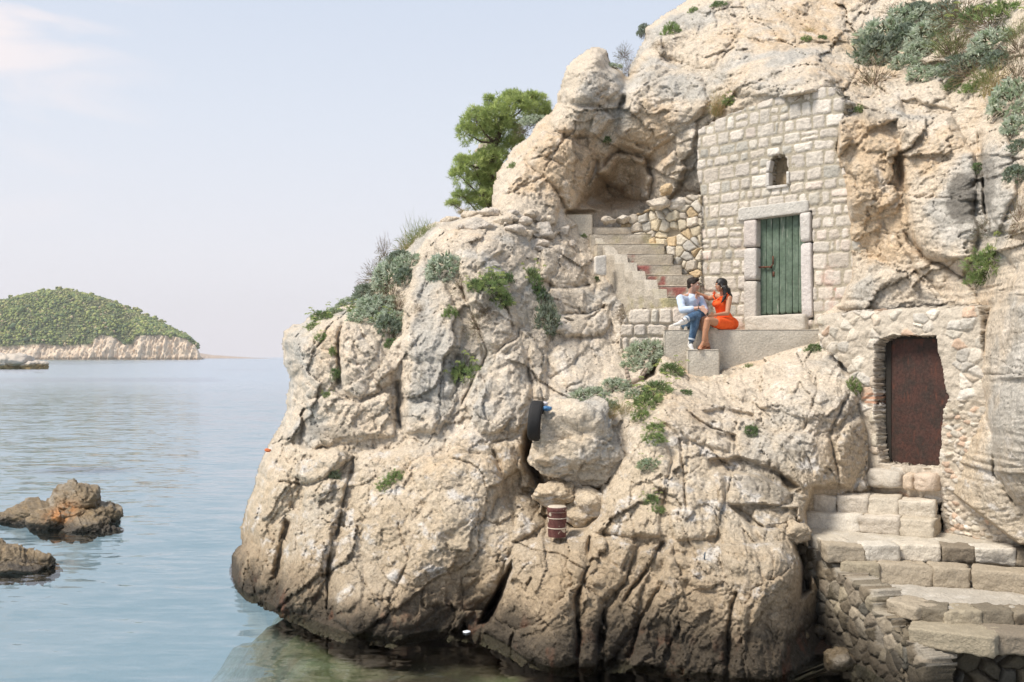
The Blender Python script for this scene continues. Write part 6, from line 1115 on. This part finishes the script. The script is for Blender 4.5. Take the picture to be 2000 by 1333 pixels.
for a, b in ((kR, anR), (kL, anL)):
    d = unit(b-a); c_ = a*.19+b*.81; mb = MB(); 
    an_ = np.linspace(0, 2*np.pi, 24, endpoint=False); cyl(mb, c_-d*.012, c_+d*.022, .0605, .0605, 24); mb.build('trouser_cuff', cu_m, man, world=True)
    mb = MB(); cyl(mb, c_, b+d*.02, .041, .034, 16); mb.build('sock', cloth('grey_sock', (.115, .135, .155)), man, world=True)
def shoe(an, toe, upv, lace=True):
    d = unit(toe-an); upv = unit(upv-d*(upv@d)); s_ = np.cross(d, upv); root_c = an-upv*.045-d*.035
    so = mat('gum_sole', (.55, .33, .18), .7, vari=.1); wh = cloth('white_canvas', (.68, .66, .63))
    mb = MB(); n = 28; t = np.linspace(0, 2*np.pi, n, endpoint=False)
    lx = np.cos(t); wid = .040*np.abs(np.sin(t))**.8*np.sign(np.sin(t))*(1+.12*lx); L0 = root_c+d*.095
    P0 = L0+np.outer(lx*.145, d)+np.outer(wid*1.0, s_); 
    mb.add(np.concatenate([P0-upv*.028, P0-upv*.004]), [(i, (i+1) % n, n+(i+1) % n, n+i) for i in range(n)]+[tuple(range(n-1, -1, -1)), tuple(range(n, 2*n))]); sol = mb.build('sole', so, None)
    o = blobs('shoe', [('c', root_c+upv*.015, root_c+d*.10+upv*.0, .04, .036), ('c', root_c+d*.1, root_c+d*.19-upv*.008, .036, .026), ('c', root_c+upv*.02, root_c+upv*.055+d*.005, .042, .040), ('c', root_c+d*.01+upv*.05, root_c+d*.09+upv*.02, .038, .032)], .006, wh, man, 3)
    sol.parent = o; sol.matrix_parent_inverse = Matrix.Translation(man.location).inverted()
    mb = MB()
    for k in range(4):
        q = root_c+d*(.055+.025*k)+upv*(.072-.014*k); cyl(mb, q-s_*.022, q+s_*.022, .003, n=6)
    for z in (1, -1): cyl(mb, root_c+d*.05+upv*.08, root_c+d*.07+upv*.085+s_*z*.04, .003, n=6)
    lc = mb.build('laces', mat('shoe_lace', (.7, .69, .66), .8), o); lc.matrix_parent_inverse = Matrix.Translation(man.location).inverted()
    mb = MB(); ss = s_ if (s_@np.array([0, -1, 0])) > 0 else -s_; a = root_c+d*.03+upv*.015+ss*.041; b = root_c+d*.065+upv*.0+ss*.040; c_ = root_c+d*.12+upv*.03+ss*.030
    cyl(mb, a, b, .002, .008, 6); cyl(mb, b, c_, .008, .0015, 6); st_ = mb.build('side_stripe', mat('navy_stripe', (.02, .03, .07), .7), o); st_.matrix_parent_inverse = Matrix.Translation(man.location).inverted()
shoe(anR, toR, np.array([-.1, -.35, 1.])); shoe(anL, toL, np.array([0, 0, 1.]))
hairM = mat('dark_brown_hair', (.022, .014, .010), .6, vari=.4, nscale=30, bump=(120, .004))
P_ = [('e', HM+u_*.042-f_*.022, (.098, .083, .084), (0, .1, math.atan2(f_[1], f_[0]))), ('e', HM+u_*.085+f_*.03, (.062, .062, .036), (0, -.15, math.atan2(f_[1], f_[0]))), ('e', HM-u_*.02-f_*.062, (.045, .066, .06)), ('c', HM+u_*.02-f_*.01+r_*.075, HM+u_*.035+f_*.03+r_*.066, .016, .014), ('c', HM+u_*.02-f_*.01-r_*.075, HM+u_*.035+f_*.03-r_*.066, .016, .014)]
blobs('hair', P_, .006, hairM, man, 2, noise=(.005, 40, (1, 1, 1)))
# ---------------- the woman
ctr = V(1421, 645, 17.2); wom = empty('person', ctr, label='woman in short orange dress with long dark hair, hand behind his neck', cat='person', group='couple sitting on the ledge')
HW = V(1407.5, 557.5, 17.16); fW = (-.95, -.30, -.06); hp, f_, r_, u_ = head_prims(HW, fW, .95)
pel = V(1420, 632, 17.22); wai = V(1411, 611, 17.22); che = V(1410, 594, 17.2); nb = V(1412, 578, 17.21)
shN = V(1424.5, 583.5, 17.05); shF = V(1400, 579, 17.33); elN = V(1420.5, 612.5, 16.97); wrN = V(1396, 615.5, 16.86); haN = V(1381, 620.5, 16.79)
elF = V(1385, 583.5, 17.44); wrF = V(1357, 571, 17.40); haF = V(1338, 568, 17.16)
hN = V(1421, 634, 17.05); kN = V(1382, 626.5, 16.72); anN = V(1373.5, 669, 16.74); toN = V(1366, 682, 16.57)
hF = V(1416, 635, 17.28); kF = V(1372.5, 622.5, 16.92); anF = V(1381, 671, 16.86); toF = V(1374, 682, 16.74)
skW = skinmat('woman_skin', None); SKW = np.array((.46, .235, .14))
def colW(co):
    c = np.zeros((len(co), 3))+SKW
    for tips in (haN,): pass
    return c*(1+.06*fbm(co[:, 0]*9, co[:, 1]*9, co[:, 2]*9, 3, 5)[:, None])
body = hp+[('c', nb-np.array([0, 0, .02]), HW-u_*.05-f_*.022, .047, .046), ('c', che, wai, .105, .09), ('c', wai, pel, .1, .135), ('c', nb+np.array([0, 0, -.03]), shN, .05, .052), ('c', nb+np.array([0, 0, -.03]), shF, .05, .048), ('c', shN, elN, .052, .040), ('c', elN, wrN, .040, .024), ('c', shF, elF, .05, .041), ('c', elF, wrF, .040, .025), ('c', hN, kN, .1, .058), ('c', kN, kN*.65+anN*.35, .056, .056), ('c', kN*.65+anN*.35, anN, .056, .031), ('c', hF, kF, .1, .057), ('c', kF, kF*.65+anF*.35, .055, .055), ('c', kF*.65+anF*.35, anF, .055, .031)]
for an_, to_ in ((anN, toN), (anF, toF)):
    d = unit(to_-an_); s_ = unit(np.cross(d, [0, 0, 1.])); heel = an_+np.array([.035, .035, -.035]); body += [('c', heel, an_, .027, .030), ('c', an_, an_*.45+to_*.55, .031, .028), ('c', heel, an_*.45+to_*.55, .024, .027), ('c', an_*.5+to_*.5, an_*.15+to_*.85, .028, .024)]
    for j, o in enumerate((-.024, -.011, 0, .011, .021)): body.append(('c', an_*.2+to_*.8+s_*o, to_+s_*o*1.15-d*.006*abs(j-1)+np.array([0, 0, -.006]), .010, .0085))
body += hand(wrN, haN, np.array((-.2, -.1, 1.)), curl=(0, 0, -.012), s=.93)+hand(wrF, haF, np.array((0, 0, 1.)), curl=(.0, -.02, -.012), s=.93)
blobs('body', body, .0065, skW, wom, 3, colW); features(wom, HW, f_, r_, u_, .95, (.02, .012, .01), (.42, .10, .09))
dm = cloth('orange_dress', (.80, .105, .025), (.86, .14, .035), .05)
P_ = [('c', che+np.array([-.012, -.01, -.012]), wai, .122, .104), ('e', che+np.array([-.07, -.05, -.005]), (.085, .085, .065)), ('e', che+np.array([-.09, .05, -.0]), (.07, .07, .06)), ('c', wai, pel+np.array([0, 0, .0]), .108, .142), ('e', pel+np.array([.02, -.01, -.01]), (.175, .16, .13)), ('c', hN, hN*.5+kN*.5, .118, .098), ('c', hF, hF*.5+kF*.5, .115, .09), ('c', hN*.7+kN*.3, hF*.7+kF*.3, .1, .1), ('c', pel+np.array([.04, -.06, -.06]), hN*.55+kN*.45+np.array([0, 0, -.01]), .09, .09)]
blobs('dress', P_, .009, dm, wom, 5, noise=(.006, 7.5, (1.6, 1.2, .8)))
mb = MB()   # straps with tied bows, gathered neckline
for sh_, q in ((shN, -1), (shF, 1)):
    a = sh_+np.array([-.045, .012*q, .055]); b = che+np.array([-.10, -.065 if q < 0 else .035, .055]); c_ = nb+np.array([.06, -.06*(-q) if q < 0 else .04, -.04])
    mid = (a+b)/2+np.array([-.035, -.02, .01]); cyl(mb, a, mid, .010, .010, 8); cyl(mb, mid, b, .010, .012, 8); cyl(mb, a, a+np.array([.06, .02, -.05]), .01, .009, 8)
    for k in range(4): t = a+np.array([0, 0, .005]); e = t+np.array([.03*math.cos(k*1.7), -.02, .03*math.sin(k*1.7)]); cyl(mb, t, e, .007, .011, 6)
    cyl(mb, a, a+np.array([-.01, -.035, -.07]), .006, .004, 6)
mb.build('strap', dm, wom, world=True)
mb = MB(); 
for k in range(14): t = k/13; b = che+np.array([-.155+.12*t, -.035-.085*t, .045-.004*math.sin(k*2)]); v, f = ico(2); mb.add(v*np.array([.011, .014, .013])+b, f)
mb.build('neckline_frill', dm, wom, world=True)
hw = mat('black_hair', (.012, .009, .008), .42, vari=.4, nscale=30, bump=(110, .004), spec=.5)
az = math.atan2(f_[1], f_[0])
P_ = [('e', HW+u_*.036-f_*.02, (.10, .084, .088), (0, .05, az)), ('e', HW-u_*.03-f_*.055, (.062, .078, .09), (0, 0, az)), ('c', HW-f_*.055-u_*.03, V(1423, 580, 17.2), .07, .062), ('c', V(1421, 568, 17.12), V(1424.5, 590, 17.12), .052, .036), ('c', V(1416, 562, 17.06), V(1417, 577, 17.05), .040, .034), ('c', V(1417, 577, 17.05), V(1411, 589, 17.03), .034, .014), ('c', V(1418, 579, 17.07), V(1408.5, 592, 17.04), .024, .006), ('c', V(1424, 586, 17.14), V(1426, 598, 17.16), .034, .012), ('c', HW+u_*.07+f_*.03, HW+u_*.025+f_*.06-r_*.055*(-1 if r_[1] < 0 else 1), .03, .018), ('c', HW+u_*.06+f_*.02+r_*.03*(1 if r_[1] < 0 else -1), V(1411.5, 562, 17.06), .03, .02)]
blobs('hair', P_, .006, hw, wom, 3, noise=(.006, 26, (1.2, 1.2, .25)))
mb = MB(); v, f = ico(2); mb.add(v*.011+V(1409.0, 562.8, 17.04), f); mb.build('earring', mat('gold_earring', (.8, .65, .45), .25, metal=.8, vari=.02), wom, world=True)
tan = mat('tan_leather', (.42, .16, .075), .5, vari=.12, nscale=12)
for an_, to_ in ((anN, toN), (anF, toF)):
    d = unit((to_-an_)*np.array([1, 1, .25])); s_ = unit(np.cross(d, [0, 0, 1.])); heel = an_+np.array([.04, .04, -.06]); zb = 3.928
    mb = MB(); cyl(mb, np.array([heel[0], heel[1], zb]), heel+np.array([0, 0, -.002]), .021, .027, 4); n = 10
    tp = [heel, heel*.5+to_*.5+np.array([0, 0, -.028]), np.array([to_[0], to_[1], zb+.012])+d*.01]; pts = []
    for i in range(n+1):
        t = i/n; p = tp[0]*(1-t)**2+2*tp[1]*t*(1-t)+tp[2]*t*t; w_ = .026+.012*math.sin(t*2.6); pts += [p-s_*w_, p+s_*w_, p+s_*w_-np.array([0, 0, .012]), p-s_*w_-np.array([0, 0, .012])]
    f = []
    for i in range(n):
        b = i*4
        for a0, a1 in ((0, 1), (1, 2), (2, 3), (3, 0)): f.append((b+a0, b+a1, b+4+a1, b+4+a0))
    mb.add(pts, f)
    for t, hgt in ((.72, .032), (.86, .022)):
        c_ = an_*(1-t)+to_*t; prev = None
        for k in range(9):
            a = math.pi*k/8; q = c_+s_*.036*math.cos(a)+np.array([0, 0, 1])*(hgt*math.sin(a)-.008)
            if prev is not None: cyl(mb, prev, q, .006, n=6)
            prev = q
    prev = None
    for k in range(13):
        a = 2*math.pi*k/12; q = an_+np.array([0, 0, -.004])+s_*.035*math.cos(a)+d*.035*math.sin(a)
        if prev is not None: cyl(mb, prev, q, .004, n=6)
        prev = q
    mb.build('sandal', tan, wom, world=True)
# ------------------------------------------------------------------ sea air between here and the island
hb = MB(); v = [(-1200, -40, -40), (700, -40, -40), (700, 3300, -40), (-1200, 3300, -40), (-1200, -40, 190), (700, -40, 190), (700, 3300, 190), (-1200, 3300, 190)]
hb.add(v, [(3, 2, 1, 0), (4, 5, 6, 7), (0, 1, 5, 4), (1, 2, 6, 5), (2, 3, 7, 6), (3, 0, 4, 7)])
hm = bpy.data.materials.new('sea_haze'); hm.use_nodes = True; nt = hm.node_tree; nt.nodes.clear(); ho = N(nt, 'ShaderNodeOutputMaterial'); hv = N(nt, 'ShaderNodeVolumePrincipled'); hv.inputs['Color'].default_value = (.93, .93, .97, 1); hv.inputs['Density'].default_value = .00010; nt.links.new(hv.outputs[0], ho.inputs['Volume'])
HAZE = hb.build('haze', hm, smooth=False); tag(HAZE, kind='stuff')
